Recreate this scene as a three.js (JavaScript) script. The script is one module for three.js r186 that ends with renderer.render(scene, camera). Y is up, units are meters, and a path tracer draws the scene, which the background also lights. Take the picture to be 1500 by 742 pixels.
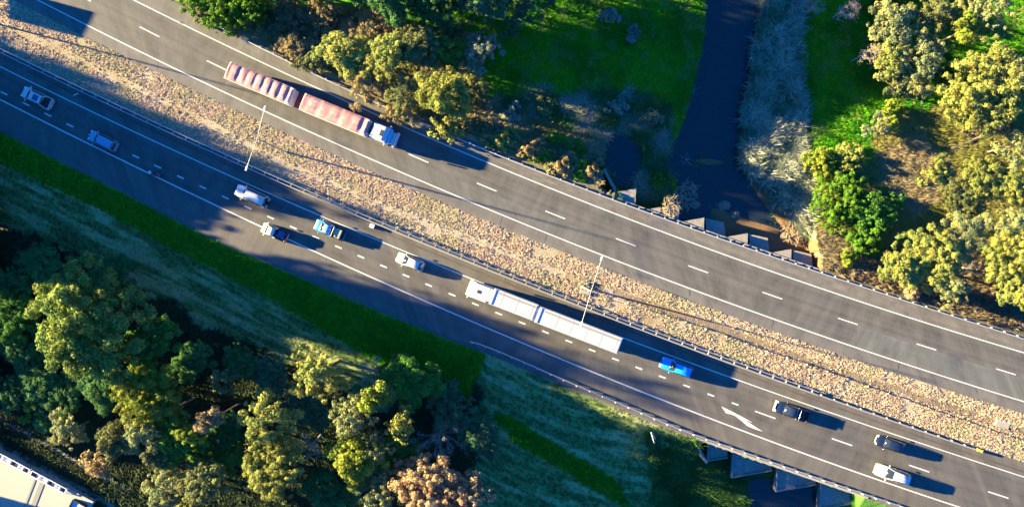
import * as THREE from 'three';
import { mergeGeometries } from 'three/addons/utils/BufferGeometryUtils.js';
import { RoundedBoxGeometry } from 'three/addons/geometries/RoundedBoxGeometry.js';
import { MarchingCubes } from 'three/addons/objects/MarchingCubes.js';

// ---------------------------------------------------------------- camera, sky, sun, exposure
const scene = new THREE.Scene();
const S = 0.106, H = 112;                        // metres per unit of the site plan, flying height of the drone
const camera = new THREE.PerspectiveCamera(2 * Math.atan(371 * S / H) * 180 / Math.PI, 1024 / 506, 0.5, 3000);
camera.position.set(0, H, 0); camera.up.set(0, 0, -1); camera.lookAt(0, 0, 0);
const renderer = new THREE.WebGLRenderer({ antialias: true });
renderer.toneMapping = THREE.LinearToneMapping;
renderer.toneMappingExposure = 10.4;
renderer.shadowMap.enabled = true;
const SUN_TAN = 0.222, sunDir = new THREE.Vector3(-0.966, SUN_TAN, -0.26).normalize();
{
  const w = 64, h = 32, d = new Float32Array(w * h * 4);
  for (let y = 0; y < h; y++) for (let x = 0; x < w; x++) {
    const el = Math.max(0, Math.sin(((y + 0.5) / h - 0.5) * Math.PI)), t = Math.pow(1 - el, 3), i = (y * w + x) * 4;
    d[i] = 0.002 + 0.003 * t; d[i + 1] = 0.035 + 0.01 * t; d[i + 2] = 0.138 + 0.018 * t; d[i + 3] = 1;
  }
  const sky = new THREE.DataTexture(d, w, h, THREE.RGBAFormat, THREE.FloatType);
  sky.mapping = THREE.EquirectangularReflectionMapping; sky.magFilter = THREE.LinearFilter; sky.needsUpdate = true;
  scene.background = sky; scene.environment = sky;
}
const sun = new THREE.DirectionalLight(new THREE.Color().setRGB(1, 0.79, 0.38), 4.5);
sun.position.copy(sunDir).multiplyScalar(200); sun.castShadow = true; sun.shadow.radius = 1.2;
Object.assign(sun.shadow.camera, { left: -130, right: 130, top: 90, bottom: -90, near: 1, far: 500 });
sun.shadow.mapSize.set(4096, 4096);
scene.add(sun, sun.target);

// ---------------------------------------------------------------- helpers
function rng(seed) { let s = seed | 0; return () => { s = (s + 0x6d2b79f5) | 0; let t = Math.imul(s ^ (s >>> 15), 1 | s); t = (t + Math.imul(t ^ (t >>> 7), 61 | t)) ^ t; return ((t ^ (t >>> 14)) >>> 0) / 4294967296; }; }
const R0 = rng(7);
const lerp = (a, b, t) => a + (b - a) * t, clamp = (x, a = 0, b = 1) => Math.min(b, Math.max(a, x));
const smooth = (a, b, x) => { const t = clamp((x - a) / (b - a)); return t * t * (3 - 2 * t); };
const px2w = (u, v, h = 0) => new THREE.Vector3((u - 750) * S * (H - h) / H, h, (v - 371) * S * (H - h) / H);   // site plan to metres, for a point at height h
function hash2(x, y) { let n = Math.imul(x | 0, 374761393) + Math.imul(y | 0, 668265263); n = Math.imul(n ^ (n >>> 13), 1274126177); return ((n ^ (n >>> 16)) >>> 0) / 4294967296; }
function vnoise(x, y) { const xi = Math.floor(x), yi = Math.floor(y); let fx = x - xi, fy = y - yi; fx = fx * fx * (3 - 2 * fx); fy = fy * fy * (3 - 2 * fy);
  return lerp(lerp(hash2(xi, yi), hash2(xi + 1, yi), fx), lerp(hash2(xi, yi + 1), hash2(xi + 1, yi + 1), fx), fy); }
const fbm = (x, y, o = 4) => { let a = 0, w = 0.5, t = 0; for (let i = 0; i < o; i++) { a += w * vnoise(x + i * 17.3, y - i * 9.1); t += w; w *= 0.5; x *= 2.03; y *= 2.03; } return a / t; };
function pchip(pts) {
  const n = pts.length, X = pts.map((p) => p[0]), Y = pts.map((p) => p[1]), m = [];
  for (let i = 0; i < n; i++) m.push(i === 0 ? (Y[1] - Y[0]) / (X[1] - X[0]) : i === n - 1 ? (Y[n - 1] - Y[n - 2]) / (X[n - 1] - X[n - 2]) : (Y[i + 1] - Y[i - 1]) / (X[i + 1] - X[i - 1]));
  return (x) => {
    if (x <= X[0]) return Y[0] + m[0] * (x - X[0]);
    if (x >= X[n - 1]) return Y[n - 1] + m[n - 1] * (x - X[n - 1]);
    let i = 0; while (x > X[i + 1]) i++;
    const h = X[i + 1] - X[i], t = (x - X[i]) / h, t2 = t * t, t3 = t2 * t;
    return Y[i] * (2 * t3 - 3 * t2 + 1) + m[i] * h * (t3 - 2 * t2 + t) + Y[i + 1] * (3 * t2 - 2 * t3) + m[i + 1] * h * (t3 - t2);
  };
}
const cubic = (a, b, c, d) => { const f = (x) => ((a * x + b) * x + c) * x + d, g = (x) => (3 * a * x + 2 * b) * x + c;
  return (px) => { const x = (px - 750) / 750, q = clamp(x, -1.05, 1.05); return f(q) + g(q) * (x - q); }; };
// plan curves of the two carriageways: y as a function of x
const G1 = cubic(20.05, -61.25, 301.73, 234.37), UR = cubic(1.17, -45.38, 307.6, 252.7), UL = cubic(1.41, -40.92, 306.57, 320.57), UD = cubic(6.05, -48.28, 305.06, 289.13);
const G2 = cubic(3.21, -29.79, 299.86, 406.44), LR = cubic(3.95, -33.88, 296.17, 431.71), LD = cubic(2.73, -31.52, 298.54, 466.78), LL = cubic(-3.51, -36.31, 316.69, 495.47);
const LE = pchip([[-700, -160], [-300, 46], [0, 190], [101, 240], [189, 284], [310, 346], [400, 386], [549, 450], [679, 502], [734, 523], [831, 564], [900, 593], [998, 633], [1097, 668], [1320, 743], [1500, 800], [1900, 920]]);
const UE = (x) => UL(x) + 18;
const DR = pchip([[-200, -60], [115, 88], [293, 175], [400, 232], [600, 318], [700, 354], [820, 400], [900, 427], [1060, 482], [1200, 532], [1470, 622], [1700, 700]]);
const slope = (f, x) => (f(x + 1) - f(x - 1)) / 2;

const used = new Map();
const numbered = (n) => { const k = used.get(n) ?? 0; used.set(n, k + 1); return k ? n + '_' + String(k).padStart(3, '0') : n; };
function shade(o) { o.traverse((c) => { if (c.isMesh) { c.castShadow = true; c.receiveShadow = true; } }); return o; }
function tag(o, label, category, group, kind) { if (label) o.userData.label = label; if (category) o.userData.category = category; if (group) o.userData.group = group; if (kind) o.userData.kind = kind; return o; }
function obj(name, geo, mat, parent) {
  const g = Array.isArray(geo) ? mergeGeometries(geo.map((x) => { const y = x.index ? x.toNonIndexed() : x; for (const k of Object.keys(y.attributes)) if (!['position', 'normal', 'uv'].includes(k)) y.deleteAttribute(k); return y; })) : geo;
  const m = new THREE.Mesh(g, mat); m.name = parent ? name : numbered(name); m.castShadow = m.receiveShadow = true; (parent ?? scene).add(m); return m;
}
function thing(name, label, category, pos = [0, 0, 0], turn = 0, group) { const o = new THREE.Group(); o.name = numbered(name); o.position.set(...pos); o.rotation.y = turn; scene.add(o); return tag(o, label, category, group); }
const structure = (o, label, category) => tag(o, label, category, null, 'structure');
const bx = (x, y, z, w, h, d, r = 0) => { const g = r ? new RoundedBoxGeometry(w, h, d, 2, r) : new THREE.BoxGeometry(w, h, d); g.translate(x, y, z); return g; };
const cyl = (x, y, z, r1, r2, len, axis = 'y', seg = 12) => { const g = new THREE.CylinderGeometry(r1, r2, len, seg); if (axis === 'x') g.rotateZ(-Math.PI / 2); if (axis === 'z') g.rotateX(Math.PI / 2); g.translate(x, y, z); return g; };
function tube(a, b, r1, r2, seg = 6) { const d = new THREE.Vector3().subVectors(b, a), g = new THREE.CylinderGeometry(r2, r1, d.length(), seg, 1, true); g.applyQuaternion(new THREE.Quaternion().setFromUnitVectors(new THREE.Vector3(0, 1, 0), d.clone().normalize())); g.translate((a.x + b.x) / 2, (a.y + b.y) / 2, (a.z + b.z) / 2); return g; }
function prism(pts, y0, y1) { // plan polygon (x, z) as a solid between two heights
  const s = new THREE.Shape(pts.map(([x, z]) => new THREE.Vector2(x, -z))), g = new THREE.ExtrudeGeometry(s, { depth: y1 - y0, bevelEnabled: false }); g.rotateX(-Math.PI / 2); g.translate(0, y0, 0); return g; }
function sheet(pts, y) { const s = new THREE.Shape(pts.map(([x, z]) => new THREE.Vector2(x, -z))), g = new THREE.ShapeGeometry(s); g.rotateX(-Math.PI / 2); g.translate(0, y, 0); return g; }
const std = (c, rough = 0.9, more = {}) => new THREE.MeshStandardMaterial({ color: Array.isArray(c) ? new THREE.Color().setRGB(...c) : c, roughness: rough, ...more });
const W = (u, v) => [(u - 750) * S, (v - 371) * S];

// a strip between two plan curves, uv in metres (along, across)
function ribbon(f1, f2, x0, x1, y, step = 6) {
  const n = Math.max(1, Math.ceil((x1 - x0) / step)), P = [], U = [], I = []; let arc = x0 * S * 1.08;
  for (let i = 0; i <= n; i++) {
    const x = lerp(x0, x1, i / n); if (i) arc += Math.hypot((x1 - x0) / n, f1(x) - f1(x - (x1 - x0) / n)) * S;
    const [X, Z1] = W(x, f1(x)), Z2 = (f2(x) - 371) * S, wd = (f2(x) - f1(x)) * S * 0.93;
    P.push(X, y, Z1, X, y, Z2); U.push(arc, 0, arc, wd);
    if (i) { const k = i * 2; I.push(k - 2, k - 1, k, k, k - 1, k + 1); }
  }
  const g = new THREE.BufferGeometry(); g.setAttribute('position', new THREE.Float32BufferAttribute(P, 3)); g.setAttribute('uv', new THREE.Float32BufferAttribute(U, 2)); g.setIndex(I); g.computeVertexNormals(); return g;
}
// a painted or kerb line of constant width that follows a plan curve; with height it becomes a solid bar
function line(f, x0, x1, width, y, step = 8, high = 0) {
  const n = Math.max(1, Math.ceil((x1 - x0) / step)), P = [], I = [], U = [];
  for (let i = 0; i <= n; i++) {
    const x = lerp(x0, x1, i / n), s = slope(f, x), l = Math.hypot(1, s), [X, Z] = W(x, f(x)), nx = -s / l * width / 2, nz = 1 / l * width / 2;
    const row = high ? [[1, y], [1, y + high], [-1, y + high], [-1, y]] : [[1, y], [-1, y]];
    for (const [k, yy] of row) { P.push(X + nx * k, yy, Z + nz * k); U.push(x * S, k * width); }
    const m = row.length, b = i * m; if (i) for (let j = 0; j < m - 1; j++) I.push(b - m + j, b + j, b - m + j + 1, b + j, b + j + 1, b - m + j + 1);
  }
  const g = new THREE.BufferGeometry(); g.setAttribute('position', new THREE.Float32BufferAttribute(P, 3)); g.setAttribute('uv', new THREE.Float32BufferAttribute(U, 2)); g.setIndex(I);
  const q = high ? g.toNonIndexed() : g; q.computeVertexNormals(); return q;
}
function texture(w, h, f, srgb = false, rep = [1, 1]) {
  const d = new Uint8Array(w * h * 4);
  for (let y = 0; y < h; y++) for (let x = 0; x < w; x++) { const c = f(x, y), i = (y * w + x) * 4; d[i] = clamp(c[0]) * 255; d[i + 1] = clamp(c[1]) * 255; d[i + 2] = clamp(c[2]) * 255; d[i + 3] = 255; }
  const t = new THREE.DataTexture(d, w, h); t.wrapS = t.wrapT = THREE.RepeatWrapping; t.magFilter = THREE.LinearFilter; t.minFilter = THREE.LinearMipmapLinearFilter; t.generateMipmaps = true; if (srgb) t.colorSpace = THREE.SRGBColorSpace; t.repeat.set(...rep); t.needsUpdate = true; return t;
}
const toS = (c) => c.map((x) => (x <= 0.0031308 ? x * 12.92 : 1.055 * Math.pow(x, 1 / 2.4) - 0.055));

// ---------------------------------------------------------------- terrain
const creekL = pchip([[-400, 1040], [0, 1036], [60, 1033], [120, 1020], [180, 1003], [220, 985], [260, 968], [330, 960]]), creekR = pchip([[-400, 1122], [0, 1117], [60, 1106], [120, 1096], [180, 1088], [230, 1084], [270, 1100], [310, 1128], [350, 1160]]);
const baseU = pchip([[-700, -1], [300, -1.2], [500, -1.8], [680, -2.8], [800, -3.9], [930, -4.6], [1060, -4.5], [1110, -4.25], [1190, -4.1], [1260, -3.4], [1500, -2.6], [2000, -2]]);
const CUL_U = [907, 1206], CUL_L = [1026, 1262];
function height(X, Z) {
  const u = X / S + 750, v = Z / S + 371, g1 = G1(u) - 5, le = LE(u) + 4;
  const n1 = fbm(X * 0.11 + 5, Z * 0.11, 3) - 0.5, n2 = vnoise(X * 0.7, Z * 0.7) - 0.5;
  const a = 750 + (u - 750) * 0.962, b = 371 + (v - 371) * 0.962;
  if (v < g1) {
    const d = (g1 - v) * 0.93 * S, cul = u > CUL_U[0] && u < CUL_U[1];
    let base = baseU(u) + n1 * 0.9 * smooth(2, 14, d) + n2 * 0.18;
    const bank = cul ? -9 : -0.08 - Math.max(0, d - 0.9) / 1.7;
    let h = Math.max(base, bank);
    const l = creekL(b), r = creekR(b), into = Math.min(a - l, r - a) * S;          // metres inside the creek banks
    const bed = -5.75 + n2 * 0.2, cut = lerp(-4.4, bed, smooth(-1.4, 0.9, into));
    if (into > -1.4 && (d > 2 || cul)) h = Math.min(h, cut);
    const pool = Math.hypot((a - 912) / 34, (b - 236) / 44) * (0.72 + 0.56 * fbm(X * 0.3, Z * 0.3 + 60, 3)); if (pool < 1.25) h = Math.min(h, lerp(-5.5, -4.5, smooth(0.6, 1.25, pool)));
    if (cul) { const mud = smooth(1036, 1050, a) * smooth(1200, 1150, a); h = Math.max(Math.min(h, -4.75), lerp(-5.4, -4.7 + n2 * 0.2, mud * smooth(5.5, 3.2, d) + smooth(1160, 1200, a) * 0.9)); }
    const bar = Math.hypot((a - 1040 - (b - 236) * 1.4) / 40, (b - 236) / 9) * (0.7 + 0.6 * fbm(X * 0.6, Z * 0.6, 2)); if (bar < 1) h = Math.max(h, lerp(-4.93, -5.3, bar * bar));
    const is = Math.hypot((a - 968) / 26, (b - 275) / 34); if (is < 1.2) h = Math.max(h, lerp(-4.55, -5.4, smooth(0.5, 1.2, is)));
    return h;
  }
  if (v > le) {
    const d = (v - le) * 0.93 * S, cul = u > CUL_L[0] && u < CUL_L[1];
    let wood = -3.6 + n1 * 1.2, bank = -0.1 - d * (u < 690 ? 0.26 : 0.36);
    let h = Math.max(wood, bank) + n2 * 0.12 * smooth(0.5, 2, d);
    const near = smooth(930, 1010, u) * smooth(1330, 1280, u);
    h = lerp(h, Math.max(-5.0, -0.1 - d * 1.1) + n2 * 0.25, near); if (cul) h = Math.min(h, -4.9 + n2 * 0.2);
    const ch = Math.min(a - 1098, 1200 - a) * S, low = smooth(690, 715, b); if (ch > -1) h = Math.min(h, lerp(-4.8, -5.7, smooth(-1, 1, ch) * low));
    const dx = a - 735, dy = b - 618, along = (dx * 165 + dy * 100) / 193, off = Math.abs(dx * -100 + dy * 165) / 193; // the overgrown ditch below the mown bank
    if (along > -20 && along < 230) h -= 0.7 * smooth(22, 4, off);
    return h;
  }
  let h = -0.06;
  if (v > UE(u) && v < G2(u)) { const t = (v - UE(u)) / (G2(u) - UE(u)); h = -0.05 - 0.42 * Math.sin(Math.PI * t) + n2 * 0.09 * Math.sin(Math.PI * t); if (u > 868 && u < 1466) h -= 0.34 * smooth(0.85, 0.35, Math.abs(v - DR(u)) * S * 0.93); }
  return h;
}
// the colour of bare soil, litter and the turf on it, by where it lies
const mixc = (a, b, t) => [lerp(a[0], b[0], t), lerp(a[1], b[1], t), lerp(a[2], b[2], t)];
function zone(X, Z) { // a name and the plan coordinates on the ground
  const h = height(X, Z), k = H / (H - h), u = X / S + 750, v = Z / S + 371, a = 750 + (u - 750) * k, b = 371 + (v - 371) * k;
  let z;
  const wob = (fbm(X * 0.35, Z * 0.35, 2) - 0.5) * 22, fine = (fbm(X * 1.9 + 8, Z * 1.9, 2) - 0.5) * 18;
  const p = a + (fbm(X * 0.22 + 3, Z * 0.22, 3) - 0.5) * 46 + fine, q = b + (fbm(X * 0.22, Z * 0.22 + 31, 3) - 0.5) * 46 - fine;
  if (v >= G1(u) - 5 && v <= LE(u) + 4) z = v > UE(u) - 1 && v < G2(u) + 1 ? 'median' : 'under';
  else if (v < G1(u)) {
    const d = (G1(u) - v) * S * 0.93;
    if (h < -4.5 && h > -5.2 && a > 1000 && b > 226 && a < 1092 + (b - 240) * 0.85) z = 'mud'; else if (h < -5) z = 'bed';
    else if (Math.hypot((p - 1216) / 26, (q - 360) / 26) < 1) z = 'straw';
    else if (p < 690 && q > 10 - (p < 420 ? 60 : 0) && q > (p - 420) * 0.18) z = 'scrub';
    else if (p < 905 && d < 8 + fine * 0.15) z = 'scrub';
    else if (p < 1060) z = q > 140 && a < 985 ? 'marsh' : 'meadow';
    else if (a + wob * 0.5 + fine * 0.5 < 1172 + (b > 180 ? (b - 180) * 0.13 : 0)) z = 'reed';
    else if (d < 7 + fine * 0.1) z = 'litter';
    else if (p < 1290 && q < 230) z = 'meadow';
    else z = q > 350 ? 'litter' : Math.hypot((p - 1330) / 46, (q - 248) / 58) < 1 ? 'straw' : Math.hypot((p - 1440) / 32, (q - 190) / 20) < 1 ? 'litter' : q > 160 ? 'yellow' : 'meadow2';
  } else {
    const strip = pchipStrip(a);
    if (a + wob * 0.7 + fine * 1.3 + Math.max(0, b - 525) * 0.45 < 712 && b < strip + wob * 0.15 + fine * 0.3) z = 'verge';
    else if (p > 950 && q > 640 + (p - 950) * 0.1) z = h < -5.15 ? 'bed' : 'marsh2';
    else if (p > 690) { const off = Math.abs((a - 735) * -100 + (b - 618) * 165) / 193; z = off < 14 + wob * 0.3 + fine * 0.5 && p > 730 && p < 915 ? 'verge' : 'bank'; }
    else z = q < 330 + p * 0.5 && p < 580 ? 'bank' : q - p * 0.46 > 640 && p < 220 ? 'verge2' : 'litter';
  }
  return { z, h, u, v, a, b };
}
const pchipStrip = pchip([[-400, 40], [0, 237], [135, 301], [256, 365], [400, 440], [549, 529], [640, 580], [720, 590]]);
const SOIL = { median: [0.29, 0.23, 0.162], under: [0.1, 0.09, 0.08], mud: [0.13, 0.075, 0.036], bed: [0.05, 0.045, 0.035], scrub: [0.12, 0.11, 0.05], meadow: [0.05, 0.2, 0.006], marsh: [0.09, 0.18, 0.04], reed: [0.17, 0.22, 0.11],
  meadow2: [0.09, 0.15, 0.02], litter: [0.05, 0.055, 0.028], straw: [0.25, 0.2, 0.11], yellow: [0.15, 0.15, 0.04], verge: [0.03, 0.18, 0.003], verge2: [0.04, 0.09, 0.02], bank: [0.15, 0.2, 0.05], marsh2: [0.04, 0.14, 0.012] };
{
  const TW = 2048, TH = 1152, X0 = -96, X1 = 96, Z0 = -54, Z1 = 54;
  const map = texture(TW, TH, (i, j) => {
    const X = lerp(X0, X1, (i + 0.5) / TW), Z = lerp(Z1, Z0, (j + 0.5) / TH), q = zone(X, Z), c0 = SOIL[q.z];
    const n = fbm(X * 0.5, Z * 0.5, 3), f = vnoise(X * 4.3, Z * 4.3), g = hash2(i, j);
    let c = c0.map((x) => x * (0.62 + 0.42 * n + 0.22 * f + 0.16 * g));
    if (q.z === 'median') { // the bare earth drain along the middle
      const dd = Math.abs(q.v - DR(q.u) - (fbm(X * 0.6, 3.1, 2) - 0.5) * 6) * S; const t = smooth(0.85, 0.35, dd);
      c = mixc(c, q.u > 865 ? [0.13, 0.1, 0.075] : [0.3, 0.24, 0.17], t * 0.85);
      c = mixc(c, [0.18, 0.14, 0.065], smooth(0.55, 0.75, fbm(X * 0.23 + 40, Z * 0.23, 3)) * 0.6);
    }
    if (q.z === 'bank') { // mowing swathes run with the slope
      const s = q.u < 690 ? q.b - q.a * 0.5 : q.b - q.a * 0.36 + (q.a - 820) ** 2 * 0.0011, m = fbm(s * 0.14, q.a * 0.02, 3); c = mixc(c, [0.3, 0.3, 0.15], smooth(0.5, 0.68, m) * 0.8); c = mixc(c, [0.06, 0.12, 0.03], smooth(0.5, 0.34, m) * 0.7);
    }
    if (q.z === 'scrub' || q.z === 'yellow' || q.z === 'meadow') c = mixc(c, q.z === 'meadow' ? [0.1, 0.17, 0.03] : [0.3, 0.24, 0.12], smooth(0.5, 0.72, fbm(X * 0.28, Z * 0.28 + 9, 3)) * 0.6);
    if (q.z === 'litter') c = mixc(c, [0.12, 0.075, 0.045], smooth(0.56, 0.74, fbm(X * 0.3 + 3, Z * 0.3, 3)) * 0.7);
    return toS(c);
  }, true);
  map.wrapS = map.wrapT = THREE.ClampToEdgeWrapping;
  const bump = texture(512, 512, (x, y) => { const v = 0.6 * vnoise(x / 8, y / 8) + 0.4 * hash2(x, y); return [v, v, v]; }); bump.repeat.set(24, 13.5);
  const nx = 460, nz = 262, P = [], U = [], I = [];
  for (let j = 0; j <= nz; j++) for (let i = 0; i <= nx; i++) { const X = lerp(X0, X1, i / nx), Z = lerp(Z0, Z1, j / nz); P.push(X, height(X, Z), Z); U.push(i / nx, 1 - j / nz); if (i && j) { const k = j * (nx + 1) + i; I.push(k - nx - 2, k - 1, k - nx - 1, k - nx - 1, k - 1, k); } }
  const g = new THREE.BufferGeometry(); g.setAttribute('position', new THREE.Float32BufferAttribute(P, 3)); g.setAttribute('uv', new THREE.Float32BufferAttribute(U, 2)); g.setIndex(I); g.computeVertexNormals();
  structure(obj('ground', g, std([1, 1, 1], 1, { map, bumpMap: bump, bumpScale: 0.06 })), 'rough grass and bare earth on both sides of the motorway', 'ground');
  // the country beyond, down to the horizon
  const far = texture(512, 512, (x, y) => { const n = fbm(x / 40, y / 40, 4), f = hash2(x, y); return toS(mixc([0.09, 0.11, 0.035], [0.2, 0.19, 0.09], smooth(0.35, 0.65, n)).map((c) => c * (0.8 + 0.4 * f))); }, true); far.repeat.set(40, 40);
  const q = new THREE.PlaneGeometry(2400, 2400); q.rotateX(-Math.PI / 2); q.translate(0, -6.4, 0);
  structure(obj('terrain', q, std([1, 1, 1], 1, { map: far })), 'open country stretching away beyond the motorway', 'terrain');
}
// ---------------------------------------------------------------- water
{
  const rip = texture(512, 512, (x, y) => { const v = fbm(x / 16, y / 16, 4); return [v, v, v]; }); rip.repeat.set(0.12, 0.12);
  const m = new THREE.MeshPhysicalMaterial({ color: new THREE.Color().setRGB(0.012, 0.02, 0.026), roughness: 0.07, specularIntensity: 1, ior: 1.33, bumpMap: rip, bumpScale: 0.02 });
  const poly = (pts) => { const g = sheet(pts.map(([u, v]) => { const p = px2w(u, v, -5.05); return [p.x, p.z]; }), -5.05); return g; };
  structure(obj('creek_water', poly([[1010, -60], [1135, -60], [1128, 20], [1116, 80], [1106, 140], [1098, 200], [1100, 250], [1130, 300], [1200, 345], [1230, 372], [1100, 350], [900, 292], [860, 260], [862, 200], [905, 172], [960, 190], [990, 170], [1010, 110], [1020, 40]]), m), 'dark still creek running down to the upper culvert', 'creek');
  structure(obj('creek_water', poly([[1070, 672], [1240, 720], [1290, 800], [1050, 800], [1075, 700]]), m), 'dark water of the creek below the lower culvert', 'creek');
}
// ---------------------------------------------------------------- carriageways
const X_A = -900, X_B = 2300;
function asphalt(tone, tint, tracks, seed, lanes) { // aggregate, mottling, wheel tracks and oil drips along each lane; 48 m by 16 m
  const w = 1024, h = 512, t = texture(w, h, (x, y) => {
    const X = x / w * 48, Y = y / h * 16, wrap = Math.abs(x / w * 2 - 1);
    let v = 0.86 + 0.27 * (fbm(Math.cos(x / w * 6.2832) * 7 + seed, Y * 0.5 + Math.sin(x / w * 6.2832) * 7, 4) - 0.5) * 2 + 0.16 * (hash2(x + seed, y) - 0.5) + 0.12 * (vnoise(Math.cos(x / w * 6.2832) * 60 + 50, Y * 4 + Math.sin(x / w * 6.2832) * 60) - 0.5);
    if (tracks) for (const c of lanes) { for (const o of [-0.85, 0.85]) v -= tracks * Math.exp(-(((Y - c - o) / 0.36) ** 2)) * (0.7 + 0.6 * fbm(wrap * 30, c * 3 + o, 2)); v -= tracks * 0.7 * Math.exp(-(((Y - c) / 0.3) ** 2)) * fbm(wrap * 22 + 7, c, 3); }
    v += 0.1 * (vnoise(Y * 2.2, seed) - 0.5);
    return toS(tint.map((k) => tone * k * v));
  }, true); t.repeat.set(1 / 48, 1 / 16); t.anisotropy = 8; return t;
}
const aggBump = texture(256, 256, (x, y) => { const v = hash2(x, y) * 0.6 + vnoise(x / 3, y / 3) * 0.4; return [v, v, v]; }); aggBump.repeat.set(0.4, 0.4);
const roadMat = (tone, tint, tracks, seed, lanes = []) => std([1, 1, 1], 0.86, { map: asphalt(tone, tint, tracks, seed, lanes), bumpMap: aggBump, bumpScale: 0.004 });
const paint = std([1, 1, 1], 0.7, { map: texture(256, 64, (x, y) => { const w = 0.4 + 0.18 * fbm(x / 14, y / 6, 3) - (hash2(x, y) > 0.93 ? 0.25 : 0); return toS([w, w * 0.985, w * 0.94]); }, true, [0.35, 2]) });
const upper = structure(obj('road', ribbon((x) => G1(x) - 1, UE, X_A, X_B, 0), roadMat(0.108, [1.06, 1, 0.93], 0, 3)), 'sunlit upper carriageway carrying the red truck to the right', 'road');
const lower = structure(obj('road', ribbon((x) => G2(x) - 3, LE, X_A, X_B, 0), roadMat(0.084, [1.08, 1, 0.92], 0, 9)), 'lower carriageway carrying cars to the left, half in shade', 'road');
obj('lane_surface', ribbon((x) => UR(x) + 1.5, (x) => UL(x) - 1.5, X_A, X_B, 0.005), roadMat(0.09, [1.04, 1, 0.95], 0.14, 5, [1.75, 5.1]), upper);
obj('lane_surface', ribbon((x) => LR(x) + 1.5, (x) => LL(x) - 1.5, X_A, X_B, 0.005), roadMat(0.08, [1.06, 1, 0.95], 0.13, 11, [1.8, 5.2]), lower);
obj('shoulder_strip', ribbon((x) => G1(x) + 8, (x) => UR(x) - 7, 560, 1500, 0.005), roadMat(0.122, [1.08, 1, 0.92], 0.04, 15, [0.6]), upper);
obj('resurfaced_patch', ribbon((x) => UD(x) + 1.8, (x) => UL(x) - 2.2, 1256, 1900, 0.01), roadMat(0.108, [0.98, 1.02, 0.97], 0.07, 21, [1.7]), upper);
obj('resurfaced_patch', ribbon((x) => UD(x) + 6, (x) => UL(x) - 2.2, 596, 868, 0.01), roadMat(0.097, [1, 1.01, 0.96], 0.08, 23, [1.7]), upper);
obj('dark_seam', ribbon((x) => G2(x) + 9.5, (x) => G2(x) + 12.5, 40, 1500, 0.005), roadMat(0.06, [1.2, 1, 0.85], 0, 25), lower);  // narrow strip, darker and redder than the road, running beside the barrier
const uppr = [[UR, 0.16], [UL, 0.17]], lowr = [[LR, 0.15], [LL, 0.19]];
for (const [f, w] of uppr) obj('edge_line', line(f, X_A, X_B, w, 0.012), paint, upper);
for (const [f, w] of lowr) obj('edge_line', line(f, X_A, X_B, w, 0.012), paint, lower);
for (const c of [118, 218.5, 317, 415, 513, 613, 713, 813.4, 916.7, 1023, 1131.8, 1242.4, 1357.6, 1474]) obj('lane_dash', line(UD, c - 14.5, c + 14.5, 0.17, 0.016, 8), paint, upper);
{ // short dashes of the merge taper, then long dashes
  const cs = []; for (let x = 5.2; x < 1080; x += 0) { cs.push(x); x += x < 200 ? 32.2 : x < 600 ? 33.1 : x < 970 ? 34.25 : 35.6; }
  for (const c of cs) obj('lane_dash', line(LD, c - 4.9, c + 4.9, 0.22, 0.016, 5), paint, lower);
  for (const c of [1121.5, 1234, 1347, 1463]) obj('lane_dash', line(LD, c - 15, c + 15, 0.19, 0.016, 8), paint, lower);
  const A = (x, y) => W(1040 + x / 9.28, 570 + y / 9.28);
  obj('merge_arrow', sheet([A(155, 228), A(300, 298), A(440, 372), A(580, 449), A(560, 446), A(452, 396), A(540, 455), A(725, 573), A(610, 540), A(510, 497), A(430, 425), A(340, 358), A(290, 338), A(222, 322)], 0.016), paint, lower);
}
{ // tar-sealed cracks across the shoulder and stains on the lanes
  const tar = std([0.03, 0.028, 0.026], 0.6);
  for (const [x, l, k] of [[736, 15, -4], [801, 12, -3], [1133, 12, -2], [1010, 9, 1], [1317, 13, -2], [1430, 8, 2], [232, 13, -3], [380, 9, 2]]) {
    const y0 = UL(x) + 2, pts = [], back = []; for (let i = 0; i <= 6; i++) { const t = i / 6, jx = (hash2(x, i) - 0.5) * 2; const w = 0.5 * (1 - Math.abs(t - 0.4)); pts.push(W(x + k * t + jx - w, y0 + l * t)); back.unshift(W(x + k * t + jx + w, y0 + l * t)); }
    obj('sealed_crack', sheet([...pts, ...back], 0.007), tar, upper);
  }
  for (const [x, o, l] of [[966, 17, 44], [886, 17.4, 30], [120, 19, 30]]) obj('sealed_crack', line((q) => UL(q) + o, x, x + l, 0.12, 0.006, 5), tar, upper);
  const blot = (x, y, r, seed) => { const p = []; for (let i = 0; i < 14; i++) { const a = i / 14 * 6.2832, q = r * (0.6 + 0.6 * hash2(seed, i)); p.push(W(x + Math.cos(a) * q * 1.7, y + Math.sin(a) * q)); } return p; };
  const oil = std([0.05, 0.045, 0.042], 0.75);
  [[1143, 615], [1256, 655], [1371, 694], [300, 33], [1297, 512], [1150, 470], [266, 33], [1085, 470]].forEach(([x, y], i) => obj('oil_spot', sheet(blot(x, y, i === 6 ? 2 : 1.1, i), i < 3 ? 0.011 : 0.013), oil, x > 1100 && y > 600 ? lower : upper));
}
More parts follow.
